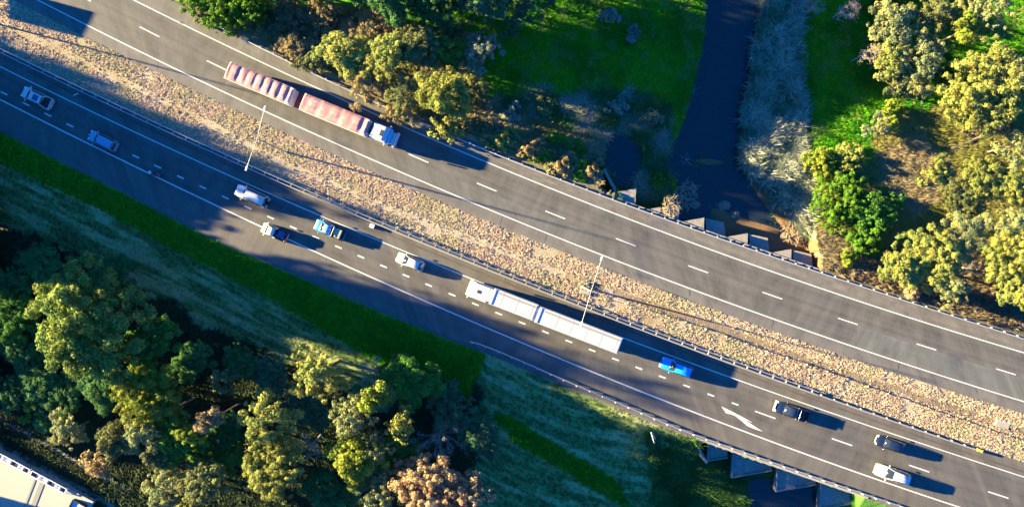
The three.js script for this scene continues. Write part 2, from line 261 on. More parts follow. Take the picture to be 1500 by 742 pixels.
// ---------------------------------------------------------------- crash barriers
const steel = std([0.38, 0.385, 0.38], 0.45, { metalness: 0.35 }), steelDull = std([0.24, 0.24, 0.23], 0.6, { metalness: 0.2 }), cable = std([0.05, 0.05, 0.052], 0.6), whitePost = std([0.75, 0.75, 0.73], 0.5), concrete = std([1, 1, 1], 0.92, { map: texture(256, 256, (x, y) => toS([0.24, 0.225, 0.2].map((c) => c * (0.72 + 0.4 * fbm(x / 30, y / 30, 4) + 0.14 * hash2(x, y)))), true, [0.3, 0.3]) });
const yellow = std([0.7, 0.5, 0.05], 0.5);
function beam(f, x0, x1, side, off, y = 0.68) { // a W-shaped steel rail, 31 cm high, that bows to one side
  const prof = [[0.02, -0.155], [0.085, -0.1], [0.085, -0.06], [0.0, -0.02], [0.0, 0.02], [0.085, 0.06], [0.085, 0.1], [0.02, 0.155], [-0.03, 0.155]], n = Math.ceil((x1 - x0) / 8), P = [], I = [];
  for (let i = 0; i <= n; i++) { const x = lerp(x0, x1, i / n), s = slope(f, x), l = Math.hypot(1, s), [X, Z] = W(x, f(x));
    prof.forEach(([o, yy]) => { const q = off + side * o; P.push(X - s / l * q, y + yy, Z + q / l); });
    if (i) for (let j = 0; j < prof.length - 1; j++) { const m = prof.length, b = i * m + j; I.push(b - m, b, b - m + 1, b, b + 1, b - m + 1); } }
  const g = new THREE.BufferGeometry(); g.setAttribute('position', new THREE.Float32BufferAttribute(P, 3)); g.setIndex(I); const q = g.toNonIndexed(); q.computeVertexNormals(); return q;
}
const postGeo = bx(0, 0.36, 0, 0.12, 0.86, 0.1), blockGeo = bx(0, 0.66, 0, 0.15, 0.34, 0.22, 0.02), linkGeo = bx(0, 0.62, 0, 0.11, 0.26, 0.46, 0.02);
function barrier(label, f, x0, x1, side, { double = false, gap = 19, shift = 0, ends = true, y = 0 } = {}) {
  const t = thing('guardrail', label, 'guardrail');
  obj('rail', beam(f, x0, x1, side, side * (double ? 0.24 : 0.16)), steel, t);
  if (double) obj('rail', beam(f, x0, x1, -side, -side * 0.24), steel, t);
  for (let x = x0 + 4; x < x1; x += gap * (0.985 + 0.03 * hash2(x, 1))) {
    const [X, Z] = W(x, f(x)), turn = -Math.atan(slope(f, x));
    const p = obj('post', postGeo, steelDull, t); p.position.set(X, y, Z); p.rotation.y = turn;
    const b = obj('spacer_block', double ? linkGeo : blockGeo, double ? steelDull : steel, p); if (!double) b.position.z = side * 0.06;
  }
  return t;
}
barrier('long steel guardrail along the far edge of the upper carriageway', G1, 323, 1620, 1, { shift: 0 });
barrier('twin-beam steel guardrail between the dry median and lower carriageway', G2, -260, 1196, 1, { double: true });
{
  const t = barrier('single steel guardrail with yellow end terminal along the right median edge', G2, 1197, 1424, 1);
  const [X, Z] = W(1432, G2(1432) + 1), g = obj('end_terminal', [bx(0, 0.62, 0, 0.75, 0.5, 0.36, 0.04), bx(-0.75, 0.62, 0.05, 0.8, 0.3, 0.16, 0.03), bx(0.36, 0.42, 0, 0.05, 0.85, 0.42, 0.01)], yellow, t); g.position.set(X, 0, Z); g.rotation.y = -Math.atan(slope(G2, 1432)); g.userData.label = 'yellow impact terminal at the barrier end';
}
const G4 = pchip([[688, 501], [700, 504], [734, 517], [831, 559], [900, 588], [998, 629.5], [1097, 665], [1200, 701], [1320, 741.5], [1500, 800], [1800, 892]]);
barrier('steel guardrail with curled end along the lower shoulder', G4, 688, 1640, -1);
{ // wire rope fence in the median
  const G3 = pchip([[857, 429], [883, 436], [953, 455], [1025, 478], [1112, 510], [1171, 529], [1259, 561], [1354, 595], [1446, 627], [1500, 645], [1700, 712]]);
  const t = thing('wire_rope_barrier', 'wire rope barrier on thin white posts in the median', 'barrier');
  const ground = (x) => { const [X, Z] = W(x, G3(x)); return height(X, Z); };
  for (const y of [0.42, 0.55, 0.68]) { const pts = []; for (let x = 862; x < 1700; x += 12) { const [X, Z] = W(x, G3(x)); pts.push(new THREE.Vector3(X, ground(x) + y * smooth(858, 900, x), Z)); } obj('wire_rope', new THREE.TubeGeometry(new THREE.CatmullRomCurve3(pts), 160, 0.03, 5), cable, t); }
  const pg = bx(0, 0.32, 0, 0.1, 0.9, 0.08, 0.01), cap = bx(0, 0.79, 0, 0.13, 0.07, 0.16, 0.01);
  for (let x = 886; x < 1660; x += 29.6) { const [X, Z] = W(x, G3(x)), p = obj('post', pg, whitePost, t); p.position.set(X, ground(x), Z); p.rotation.y = -0.36; obj('cap', cap, whitePost, p); }
  const [X, Z] = W(857, 428); const a = obj('anchor_block', bx(0, 0.1, 0, 1.5, 0.5, 0.55, 0.04), concrete, t); a.position.set(X, ground(857) - 0.05, Z); a.rotation.y = -0.2;
  // concrete pads and pits along the drain
  const pad = (u, v, w, d, turn, label, y = 0.05) => { const [x, z] = W(u, v), o = obj('drain_cover', bx(0, 0, 0, w, 0.4, d, 0.03), concrete); o.position.set(x, height(x, z) - 0.2 + y, z); o.rotation.y = turn; tag(o, label, 'drain cover'); };
  pad(1472, 622, 2.1, 1.1, -0.35, 'pale concrete drain pad at the right end of the earth drain', 0.1);
  pad(893, 427, 1.4, 0.9, -0.3, 'broken concrete drain pit beside the median lamp post');
  pad(610, 317, 0.9, 0.7, -0.4, 'dark drain cover in the median above the white hatchback', 0.1);
  pad(624, 322, 0.8, 0.7, -0.4, 'second drain cover in the median above the white hatchback', 0.1);
}
{ // small roadside pieces
  const [x, z] = W(545.6, 331), b = thing('roadside_box', 'small white box on the road by the twin-beam barrier', 'box', [x, 0.006, z], -0.4);
  obj('cabinet', bx(0, 0.28, 0, 0.62, 0.55, 0.55, 0.05), whitePost, b); obj('lid', bx(0, 0.585, 0, 0.7, 0.06, 0.62, 0.02), whitePost, b);
  const p = W(114, 137), q = thing('guide_post', 'white guide post leaning off the twin-beam barrier in the shade', 'post', [p[0], 0, p[1]], -0.4);
  obj('blade', bx(0, 0.5, 0, 0.13, 1.02, 0.05, 0.01), whitePost, q).rotation.x = 0.5; obj('reflector', bx(0, 0.82, 0.032, 0.09, 0.12, 0.012), std([0.5, 0.04, 0.03], 0.3), q).rotation.x = 0.5;
  const s = px2w(954, 634, -1.3), sy = height(s.x, s.z), sg = thing('road_sign', 'small white sign on a post below the lower guardrail', 'sign', [s.x, sy, s.z], 0.28);
  obj('post', cyl(0, 1.35, 0, 0.04, 0.04, 2.8), steel, sg); const pl = obj('panel', bx(0.0, 2.35, 0, 0.1, 0.9, 1.55, 0.02), whitePost, sg); pl.rotation.z = 0.12; obj('bracket', bx(0.07, 2.35, 0, 0.05, 0.06, 1.2), steel, sg);
}
// ---------------------------------------------------------------- culverts
const slabMat = std([1, 1, 1], 0.9, { map: texture(256, 256, (x, y) => toS([0.22, 0.2, 0.18].map((c) => c * (0.7 + 0.45 * fbm(x / 22, y / 22, 4) - 0.16 * smooth(0.55, 0.7, fbm(x / 40 + 5, y / 9, 3)) + 0.12 * hash2(x, y)))), true, [0.25, 0.25]) });
function culvert(label, cells, dir, f, range) {
  const t = thing('culvert', label, 'culvert');
  const y1 = dir > 0 ? -0.75 : -3.9, tilt = 0.17;
  for (const [u, v, w] of cells) { // each box cell: roof slab and two walls; its end is square to the creek, not to the road
    const c = px2w(u, v, y1), len = 7.5, ax = new THREE.Vector2(Math.sin(tilt * 0.3) * -dir, dir), ac = new THREE.Vector2(-Math.cos(tilt) * dir, Math.sin(tilt) * dir);
    const pt = (i, k) => [c.x + ac.x * i + ax.x * k, c.z + ac.y * i + ax.y * k];
    obj('roof_slab', prism([pt(0, 0), pt(w, 0), pt(w, len), pt(0, len)].map(([x, z]) => [x, z]), y1 - 0.45, y1), slabMat, t);
    if (dir < 0) for (const [i0, i1, k0, k1] of [[0, 0.16, 0, len], [0.16, w, 0, 0.16]]) obj('upstand', prism([pt(i0, k0), pt(i1, k0), pt(i1, k1), pt(i0, k1)], y1, y1 + 0.35), concrete, t);
    for (const o of [0, w - 0.4]) obj('cell_wall', prism([pt(o, 0.05), pt(o + 0.38, 0.05), pt(o + 0.38, len), pt(o, len)], -6, y1 - 0.45), slabMat, t);
    obj('cell_floor', prism([pt(0, -0.6), pt(w, -0.6), pt(w, len), pt(0, len)], -6.2, -5.6), slabMat, t);
  }
  obj('headwall', line(f, range[0], range[1], 0.32, -5.8, 10, dir > 0 ? 5.7 : 5.85), concrete, t);
  return t;
}
const upCul = culvert('upper concrete box culvert with sawtooth roof slabs over the creek', [[932, 276, 2.7], [968, 303, 3.4], [996, 299, 2.6], [1032, 318.5, 3.4], [1096, 341.5, 6.4], [1160, 365, 6.4]], 1, (x) => G1(x) - 3, [CUL_U[0] - 6, CUL_U[1] + 6]);
const loCul = culvert('lower concrete box culvert with sawtooth ends, in shade below the guardrail', [[1035, 675, 3.4], [1071, 699, 6.6], [1136, 719.5, 6.6], [1200, 745, 6.6]], -1, (x) => G4(x) + 3.4, [CUL_L[0] - 6, CUL_L[1] + 10]);
{
  const wing = (par, pts, y0, y1, w) => { for (let i = 0; i + 1 < pts.length; i++) { const a = px2w(pts[i][0], pts[i][1], y0), b = px2w(pts[i + 1][0], pts[i + 1][1], y1), d = new THREE.Vector2(b.x - a.x, b.z - a.z).normalize().multiplyScalar(w / 2); obj('wing_wall', prism([[a.x - d.y, a.z + d.x], [b.x - d.y, b.z + d.x], [b.x + d.y, b.z - d.x], [a.x + d.y, a.z - d.x]], -6, Math.max(y0, y1)), slabMat, par); } };
  wing(upCul, [[884, 248], [898, 272], [905, 296]], -2.2, -1.4, 0.42);
  wing(upCul, [[1228, 366], [1222, 392]], -2.1, -1.3, 0.7);
  wing(loCul, [[1022, 652], [1029, 668], [1034, 676]], -1.2, -2, 0.35);
  for (const [cx, cy] of [[1032, 318.5], [1096, 341.5], [1160, 365]]) { const A = (u, v) => { const w = px2w(u, v, -2.6); return [w.x, w.z]; }; obj('apron_slab', prism([A(cx + 2, cy + 1), A(cx + 29, cy + 7), A(cx + 32, cy + 31), A(cx + 3, cy + 22)], -5.9, -2.6), slabMat, upCul); }
  // flood wrack: sticks and reeds caught on the slabs
  const r = rng(31), stick = std([0.3, 0.24, 0.16], 0.95);
  const heap = (u, v, h, n, rad, label, len) => { const c = px2w(u, v, h), gs = []; for (let i = 0; i < n; i++) { const a = r() * 6.28, l = len * (0.4 + r()), q = Math.sqrt(r()) * rad, b = r() * 6.28, p = new THREE.Vector3(c.x + Math.cos(b) * q, h + r() * 0.35, c.z + Math.sin(b) * q * 1.3); gs.push(tube(p, p.clone().add(new THREE.Vector3(Math.cos(a) * l, (r() - 0.5) * 0.4, Math.sin(a) * l)), 0.05, 0.02, 4)); } tag(obj('driftwood_pile', gs, stick), label, 'driftwood', null, 'stuff'); };
  heap(983, 303, -0.72, 150, 1.3, 'pale flood debris caught on the culvert slab', 0.7);
  heap(1005, 285, -4.3, 170, 1.7, 'pale heap of flood debris in the creek bed', 0.9);
  heap(1163, 338, -4.4, 130, 1.6, 'pale driftwood washed against the creek bank', 0.8);
  heap(1216, 352, -4.2, 200, 2.2, 'dry reeds and sticks heaped beside the culvert wall', 0.8);
  // boulders by the creek mouth
  const rock = std([1, 1, 1], 0.95, { map: texture(128, 128, (x, y) => toS([0.15, 0.12, 0.09].map((c) => c * (0.65 + 0.6 * fbm(x / 14, y / 14, 4)))), true) });
  const boulder = (u, v, s, label) => { const g = new THREE.IcosahedronGeometry(s, 2), p = g.attributes.position; for (let i = 0; i < p.count; i++) { const x = p.getX(i), y = p.getY(i), z = p.getZ(i), k = 0.72 + 0.55 * fbm(x * 1.6 / s + u, (y + z) * 1.6 / s + v, 3); p.setXYZ(i, x * k * 1.2, y * k * 0.7, z * k); } g.computeVertexNormals(); const c = px2w(u, v, -4.6), o = obj('boulder', g, rock); o.position.set(c.x, height(c.x, c.z) + s * 0.02, c.z); tag(o, label, 'boulder'); };
  boulder(1062, 300, 1.0, 'largest brown boulder in the creek mouth above the culvert'); boulder(1078, 314, 0.7, 'small boulder beside the largest brown creek boulder'); boulder(1150, 346, 0.6, 'brown boulder at the foot of the rightmost culvert cell'); boulder(1020, 300, 0.8, 'grey boulder next to the flood debris in creek bed');
}
// ---------------------------------------------------------------- street lamps
const lampGrey = std([0.34, 0.335, 0.31], 0.5, { metalness: 0.3 });
function lamp(label, u, v, dir, half) {
  const p = px2w(u, v, 0), y0 = height(p.x, p.z), t = thing('street_lamp', label, 'street lamp', [p.x, y0, p.z], 0, 'twin-arm lamps along the median'), T = 12.7 - y0;
  obj('base_plate', [bx(0, 0.06, 0, 0.5, 0.24, 0.5, 0.03)], concrete, t); obj('pole', cyl(0, T / 2, 0, 0.075, 0.15, T), lampGrey, t);
  for (const k of [1, -1]) {
    const e = new THREE.Vector3(dir[0] * half * k, T + 0.35, dir[1] * half * k), m = new THREE.Vector3(dir[0] * half * 0.4 * k, T + 0.3, dir[1] * half * 0.4 * k), a = new THREE.Vector3(0, T - 0.25, 0);
    const arm = obj('arm', new THREE.TubeGeometry(new THREE.QuadraticBezierCurve3(a, m, e), 10, 0.036, 6), lampGrey, t);
    const h = obj('luminaire', [bx(0, 0, 0, 0.72, 0.14, 0.26, 0.05), bx(0.1, -0.08, 0, 0.42, 0.06, 0.2, 0.02)], std([0.45, 0.445, 0.42], 0.4), arm); h.position.copy(e).add(new THREE.Vector3(dir[0] * 0.3 * k, 0.02, dir[1] * 0.3 * k)); h.rotation.y = Math.atan2(-dir[1], dir[0]);
  }
}
lamp('twin-arm street lamp in the median beside the red truck', 418, 222, [0.29, -0.957], 4.0);
lamp('twin-arm street lamp in the median whose arm reaches over the white truck', 853, 420, [0.296, -0.955], 4.4);
lamp('twin-arm street lamp beyond the left edge of the picture', -20, 30, [0.35, -0.937], 4.0);
{ // a large direction sign beyond the upper left edge throws the big square shadow on the road
  const a = W(-67, -36), b = W(-85, -1), cx = (a[0] + b[0]) / 2, cz = (a[1] + b[1]) / 2, len = Math.hypot(a[0] - b[0], a[1] - b[1]);
  const t = thing('road_sign', 'large road sign on two posts beyond the upper left corner', 'sign', [cx, height(cx, cz) - 0.02, cz], Math.atan2(-(b[1] - a[1]), b[0] - a[0]));
  obj('panel', bx(0, 3.95, 0, len + 0.3, 3.1, 0.1, 0.03), std([0.02, 0.12, 0.05], 0.5), t); for (const x of [-len * 0.3, len * 0.3]) obj('post', cyl(x, 2.4, 0.12, 0.09, 0.09, 5), steel, t);
  for (const y of [3.1, 4.4]) obj('crossbar', bx(0, y, 0.08, len * 0.9, 0.08, 0.05), steel, t);
}
// ---------------------------------------------------------------- grass, reeds and undergrowth
function tuftGeo(seed, blades, hgt, spread, wid) { // a tuft of bent blades, uv-less, three faces a blade
  const r = rng(seed), P = [], N = [];
  for (let i = 0; i < blades; i++) {
    const a = r() * 6.2832, l = hgt * (0.55 + 0.6 * r()), sp = spread * (0.3 + r()), w = wid * (0.6 + 0.7 * r()), ox = (r() - 0.5) * spread * 0.7, oz = (r() - 0.5) * spread * 0.7, dx = Math.cos(a), dz = Math.sin(a), px = -dz * w / 2, pz = dx * w / 2;
    const m = [ox + dx * sp * 0.4, l * 0.62, oz + dz * sp * 0.4], t = [ox + dx * sp, l * (0.8 + 0.2 * r()), oz + dz * sp];
    const A = [ox + px, 0, oz + pz], B = [ox - px, 0, oz - pz], C = [m[0] + px * 0.8, m[1], m[2] + pz * 0.8], D = [m[0] - px * 0.8, m[1], m[2] - pz * 0.8];
    for (const v of [A, C, B, C, D, B, C, t, D]) P.push(...v);
  }
  const g = new THREE.BufferGeometry(); g.setAttribute('position', new THREE.Float32BufferAttribute(P, 3)); g.computeVertexNormals(); return g;
}
const leafMat = (c, t = 0.3) => new THREE.MeshPhysicalMaterial({ color: new THREE.Color().setRGB(...c), roughness: 0.85, transmission: t, thickness: 0, side: THREE.DoubleSide, specularIntensity: 0.3 });
function scatter(name, label, cat, n, box, geo, mat, pick, seed) {
  const r = rng(seed), M = [], C = [], e = new THREE.Matrix4(), q = new THREE.Quaternion(), up = new THREE.Vector3(0, 1, 0), [u0, u1, v0, v1] = box;
  for (let i = 0; i < n; i++) {
    const [X, Z] = W(lerp(u0, u1, r()), lerp(v0, v1, r())), k = pick(X, Z, r); if (!k) continue;
    q.setFromAxisAngle(up, r() * 6.2832); const s = k.s * (0.7 + 0.6 * r()); e.compose(new THREE.Vector3(X, k.y, k.z ?? Z), q, new THREE.Vector3(s * (k.wide ?? 1), s, s * (k.wide ?? 1))); M.push(...e.elements); C.push(...k.c);
  }
  const m = new THREE.InstancedMesh(geo, mat, M.length / 16); m.instanceMatrix.array.set(M); m.instanceColor = new THREE.InstancedBufferAttribute(new Float32Array(C), 3);
  m.name = numbered(name); m.castShadow = m.receiveShadow = true; scene.add(m); return tag(m, label, cat, null, 'stuff');
}
const tint = (c, r, a = 0.3, b = 0.12) => { const k = 1 - a + 2 * a * r(), j = 1 + b * (r() - 0.5) * 2; return [c[0] * k * j, c[1] * k, c[2] * k * (2 - j)]; };
const white = leafMat([1, 1, 1], 0.25);
const medianBox = [-60, 1560, 0, 1];
scatter('dry_grass', 'dry straw-coloured grass covering the median strip', 'grass', 95000, medianBox, tuftGeo(1, 13, 0.22, 0.17, 0.045), white, (X, Z, r) => {
  const u = X / S + 750, v = lerp(UE(u) + 1, G2(u) - 4, Z / S + 371); Z = (v - 371) * S;
  const dd = Math.abs(v - DR(u)) * S; if (dd < 0.6 && r() < 0.9) return; if (r() > 0.2 + 1.1 * fbm(X * 0.55, Z * 0.55, 2) - 0.55 * smooth(0.56, 0.72, fbm(X * 0.13, Z * 0.3 + 70, 3))) return;
  const c = mixc([0.58, 0.48, 0.34], fbm(X * 0.2, Z * 0.2 + 5, 2) > 0.55 ? [0.46, 0.41, 0.23] : [0.54, 0.41, 0.3], r());
  return { y: height(X, Z) - 0.02, z: Z, s: 0.5 + 0.6 * r(), c: tint(c, r, 0.4) };
}, 101);
scatter('verge_grass', 'lush green grass on the verge below the lower carriageway', 'grass', 120000, [-60, 930, 100, 760], tuftGeo(2, 12, 0.34, 0.3, 0.06), white, (X, Z, r) => {
  const q = zone(X, Z); if (q.z !== 'verge' || q.v < LE(q.u) + 6) return; const c = mixc([0.03, 0.2, 0.002], [0.09, 0.3, 0.004], fbm(X * 0.4, Z * 0.4, 2)); return { y: q.h - 0.03, s: 0.7 + 0.8 * r(), c: tint(c, r, 0.3) }; }, 102);
scatter('rough_grass', 'rough mown grass on the banks below the lower carriageway', 'grass', 60000, [-60, 1010, 220, 760], tuftGeo(3, 10, 0.22, 0.3, 0.05), white, (X, Z, r) => {
  const q = zone(X, Z); if (q.z !== 'bank') return; const s = q.u < 690 ? q.b - q.a * 0.5 : q.b - q.a * 0.36 + (q.a - 820) ** 2 * 0.0011, m = fbm(s * 0.14, q.a * 0.02, 3), c = mixc([0.08, 0.13, 0.035], [0.3, 0.34, 0.11], smooth(0.4, 0.66, m)); return { y: q.h - 0.03, s: 0.5 + 0.9 * r(), c: tint(c, r, 0.3) }; }, 103);
scatter('meadow_grass', 'tall green meadow grass either side of the creek', 'grass', 130000, [640, 1560, -30, 330], tuftGeo(4, 12, 0.5, 0.4, 0.07), white, (X, Z, r) => {
  const q = zone(X, Z); if (q.z !== 'meadow' && q.z !== 'meadow2' || q.h < -4.95) return; let c = mixc([0.03, 0.2, 0.003], [0.1, 0.31, 0.006], smooth(0.3, 0.7, fbm(X * 0.25, Z * 0.25, 3))); if (fbm(X * 0.6 + 4, Z * 0.6, 3) > 0.58) c = mixc(c, [0.22, 0.27, 0.06], r()); return { y: q.h - 0.03, s: 0.6 + 0.8 * r(), c: tint(c, r, 0.3) }; }, 104);
scatter('marsh_grass', 'grey-green sedge in the wet ground beside the creek', 'sedge', 60000, [690, 1250, 110, 800], tuftGeo(5, 14, 0.8, 0.8, 0.06), white, (X, Z, r) => {
  const q = zone(X, Z); if (q.z !== 'marsh' && q.z !== 'marsh2' && !(q.z === 'bed' && r() < 0.35) || q.h < -5.28) return; const p = smooth(0.42, 0.66, fbm(X * 0.33 + 9, Z * 0.33, 3)); if (r() < 0.35) return; const c = q.z === 'marsh2' ? mixc([0.03, 0.09, 0.012], [0.07, 0.15, 0.03], p) : mixc([0.05, 0.13, 0.03], [0.3, 0.28, 0.2], p); return { y: q.h - 0.05, s: 0.6 + 0.7 * r(), c: tint(c, r, 0.35) }; }, 105);
scatter('reeds', 'dense pale grey reeds along the right bank of the creek', 'reeds', 60000, [1070, 1230, -40, 360], tuftGeo(6, 16, 1.15, 1.0, 0.06), white, (X, Z, r) => {
  const q = zone(X, Z); if (q.z !== 'reed' || q.h < -5.1) return; if (r() < 0.3 + 0.6 * smooth(0.5, 0.68, fbm(X * 0.45 + 20, Z * 0.45, 3))) return; const n = smooth(0.3, 0.7, fbm(X * 0.8, Z * 0.6, 3)), c = mixc([0.1, 0.17, 0.07], [0.37, 0.38, 0.29], clamp(n + (r() - 0.5) * 0.7)); return { y: q.h - 0.05, s: 0.5 + 0.9 * r() * (0.6 + n), c: tint(c, r, 0.35, 0.06) }; }, 106);
scatter('dry_scrub_grass', 'dry straw grass and weeds under the roadside scrub', 'grass', 60000, [200, 960, -40, 330], tuftGeo(7, 12, 0.55, 0.5, 0.06), white, (X, Z, r) => {
  const q = zone(X, Z); if (q.z !== 'scrub' || q.v > G1(q.u) - 16) return; const c = mixc([0.16, 0.16, 0.05], [0.36, 0.28, 0.15], smooth(0.35, 0.65, fbm(X * 0.3, Z * 0.3, 3))); return { y: q.h - 0.04, s: 0.6 + 1.0 * r(), c: tint(c, r, 0.35) }; }, 107);
scatter('straw_grass', 'tall straw and yellow-green grass in the clearing at right', 'grass', 70000, [1160, 1560, 120, 480], tuftGeo(8, 12, 0.6, 0.5, 0.06), white, (X, Z, r) => {
  const q = zone(X, Z); if (q.z !== 'straw' && q.z !== 'yellow' && !(q.z === 'litter' && r() < 0.12)) return; const c = q.z === 'straw' ? [0.27, 0.22, 0.12] : q.z === 'litter' ? [0.2, 0.15, 0.09] : mixc([0.17, 0.19, 0.035], [0.28, 0.25, 0.08], fbm(X * 0.4, Z * 0.4, 2)); return { y: q.h - 0.04, s: 0.6 + 0.8 * r(), c: tint(c, r, 0.3) }; }, 108);
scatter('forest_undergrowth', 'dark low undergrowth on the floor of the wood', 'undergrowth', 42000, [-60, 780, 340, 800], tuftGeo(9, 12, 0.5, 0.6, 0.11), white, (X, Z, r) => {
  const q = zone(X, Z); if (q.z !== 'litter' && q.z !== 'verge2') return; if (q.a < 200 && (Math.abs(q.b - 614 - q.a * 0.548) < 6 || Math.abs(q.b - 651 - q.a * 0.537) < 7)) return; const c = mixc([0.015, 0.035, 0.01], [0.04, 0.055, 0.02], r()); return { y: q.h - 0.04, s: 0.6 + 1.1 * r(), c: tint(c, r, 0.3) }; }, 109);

// ---------------------------------------------------------------- trees
const bark = std([1, 1, 1], 0.95, { map: texture(64, 128, (x, y) => toS([0.16, 0.13, 0.1].map((c) => c * (0.5 + 0.8 * fbm(x / 5, y / 22, 3)))), true) }), paleBark = std([1, 1, 1], 0.9, { map: texture(64, 128, (x, y) => toS([0.33, 0.3, 0.27].map((c) => c * (0.6 + 0.6 * fbm(x / 6, y / 26, 3)))), true) });
const protos = new Map();
// crown and trunk of one kind at one size; R crown radius, T height, in metres
function treeGeo(kind, size, seed) {
  const key = kind + size + '_' + seed; if (protos.has(key)) return protos.get(key);
  const r = rng(seed * 977 + kind.length * 31 + size * 7), R = [2.2, 4.2, 7.6][size], T = kind === 'shrub' ? [1.9, 3.6, 5.5][size] : [8, 12, 15][size];
  const K = { puffy: { n: [60, 170, 430], rad: [0.42, 0.52, 0.6], leaf: 0.2, dens: 92, flat: 0.8, lobes: [5, 8, 13], lr: 0.5 }, open: { n: [40, 105, 250], rad: [0.38, 0.47, 0.55], leaf: 0.19, dens: 84, flat: 0.9, lobes: [5, 8, 12], lr: 0.42 }, bare: { n: [14, 26, 40], rad: [0.45, 0.6, 0.8], leaf: 0.12, dens: 26, flat: 0.9, lobes: [3, 4, 5], lr: 0.5 },
    shrub: { n: [70, 190, 420], rad: [0.34, 0.42, 0.5], leaf: 0.18, dens: 95, flat: 0.55, lobes: [5, 9, 14], lr: 0.45 }, feather: { n: [70, 150, 260], rad: [0.32, 0.38, 0.45], leaf: 0.16, dens: 75, flat: 1.2, lobes: [6, 9, 12], lr: 0.34 } }[kind];
  const n = K.n[size], cr = K.rad[size], cy = Math.max(T - R * K.flat, R * K.flat * 0.35), clumps = [], lobes = [];
  for (let i = 0; i < K.lobes[size]; i++) { const a = i * 2.39996 + r() * 1.1, q = i ? Math.sqrt((i + 0.3) / K.lobes[size]) * (0.55 + 0.25 * r()) : 0.12, lr = R * K.lr * (0.7 + 0.6 * r()) * (i ? 1 : 1.15); lobes.push({ x: Math.cos(a) * (R - lr * 0.75) * Math.min(1, q * 1.45), z: Math.sin(a) * (R - lr * 0.75) * Math.min(1, q * 1.45), y: cy + R * K.flat * ((0.75 - q * 0.95) * (0.8 + 0.4 * r()) + (r() - 0.5) * 0.25) * 0.8, r: lr, t: 0.84 + 0.32 * r(), hue: (r() - 0.5) * 0.2 }); }
  for (let i = 0; i < n; i++) { // leaf clumps cover the upper faces of the lobes
    const L = lobes[i % lobes.length], a = r() * 6.2832, up = 1 - 1.5 * Math.pow(r(), 1.15), q = Math.sqrt(Math.max(0, 1 - up * up)), k = L.r * (0.72 + 0.3 * r()) - cr * 0.3;
    clumps.push({ x: L.x + Math.cos(a) * q * k, y: Math.max(L.y + up * k * (kind === 'shrub' ? 0.65 : 0.85), cr * 0.4), z: L.z + Math.sin(a) * q * k, r: cr * (0.5 + 1.0 * r() * r() + 0.2 * r()), sx: 0.75 + 0.7 * r(), sz: 0.75 + 0.7 * r(), t: L.t * (0.8 + 0.4 * r()), hue: L.hue + (r() - 0.5) * 0.25 });
  }
  const P = [], N = [], C = [], v = new THREE.Vector3(), nn = new THREE.Vector3(), t1 = new THREE.Vector3(), t2 = new THREE.Vector3();
  for (const c of clumps) {
    const m = Math.round(K.dens * c.r * c.r / (0.75 * 0.75));
    for (let i = 0; i < m * 2.2; i++) {
      let y = r() * 2 - 1; if (y < -0.35 && r() < 0.7) y = -y; const a = r() * 6.2832, q = Math.sqrt(1 - y * y), rad = c.r * (0.3 + 0.85 * Math.pow(r(), 0.6));
      nn.set(Math.cos(a) * q, y, Math.sin(a) * q); v.set(c.x + nn.x * rad * c.sx, c.y + nn.y * rad * 0.85, c.z + nn.z * rad * c.sz); if (v.y < 0.05) continue;
      nn.x += (r() - 0.5) * 1.2; nn.y += (r() - 0.35) * 1.2; nn.z += (r() - 0.5) * 1.2; nn.normalize();
      t1.set(r() - 0.5, r() - 0.5, r() - 0.5).cross(nn).normalize(); t2.crossVectors(nn, t1); const l = K.leaf * (0.6 + 0.8 * r()), w = l * 0.62;
      const k = c.t * (0.8 + 0.4 * r()), cc = [k * (1 + c.hue), k, k * (1 - c.hue * 0.6)];
      for (const [s, e] of [[-l, 0], [l * 0.2, -w * 0.9], [l * 0.15, w]]) { P.push(v.x + t1.x * s + t2.x * e, v.y + t1.y * s + t2.y * e, v.z + t1.z * s + t2.z * e); N.push(nn.x, nn.y, nn.z); C.push(...cc); }
    }
  }
  const g = new THREE.BufferGeometry(); g.setAttribute('position', new THREE.Float32BufferAttribute(P, 3)); g.setAttribute('normal', new THREE.Float32BufferAttribute(N, 3)); g.setAttribute('color', new THREE.Float32BufferAttribute(C, 3));
  const limbs = [], th = kind === 'shrub' ? 0.05 : 0.02 * T * (kind === 'bare' ? 0.75 : 1), lean = new THREE.Vector3((r() - 0.5) * R * 0.3, cy, (r() - 0.5) * R * 0.3), root = new THREE.Vector3(0, -0.6, 0), mid = root.clone().lerp(lean, 0.5).add(new THREE.Vector3((r() - 0.5) * 0.5, 0, (r() - 0.5) * 0.5));
  limbs.push(tube(root, mid, th, th * 0.8, 8), tube(mid, lean, th * 0.8, th * 0.5, 7));
  for (const c of kind === 'bare' ? clumps : clumps.filter((_, i) => i < 34)) { if (kind !== 'bare' && r() < 0.25) continue; const from = mid.clone().lerp(lean, 0.1 + 0.85 * r()), to = new THREE.Vector3(c.x, c.y, c.z), k = from.clone().lerp(to, 0.55).add(new THREE.Vector3((r() - 0.5) * R * 0.14, R * 0.07 * (r() - 0.2), (r() - 0.5) * R * 0.14)); limbs.push(tube(from, k, th * 0.26, th * 0.14, 5), tube(k, to, th * 0.14, th * 0.05, 4));
    if (kind === 'bare' || kind === 'open') for (let j = 0; j < (kind === 'bare' ? 14 : 4); j++) { const d = new THREE.Vector3(r() - 0.5, r() * 0.6 - 0.1, r() - 0.5).normalize().multiplyScalar(c.r * (0.7 + 0.9 * r())), s = k.clone().lerp(to, 0.3 + 0.7 * r()); limbs.push(tube(s, s.clone().add(d), th * 0.1 + 0.008, 0.008, 3)); } }
  const trunk = mergeGeometries(limbs.map((x) => x.toNonIndexed()));
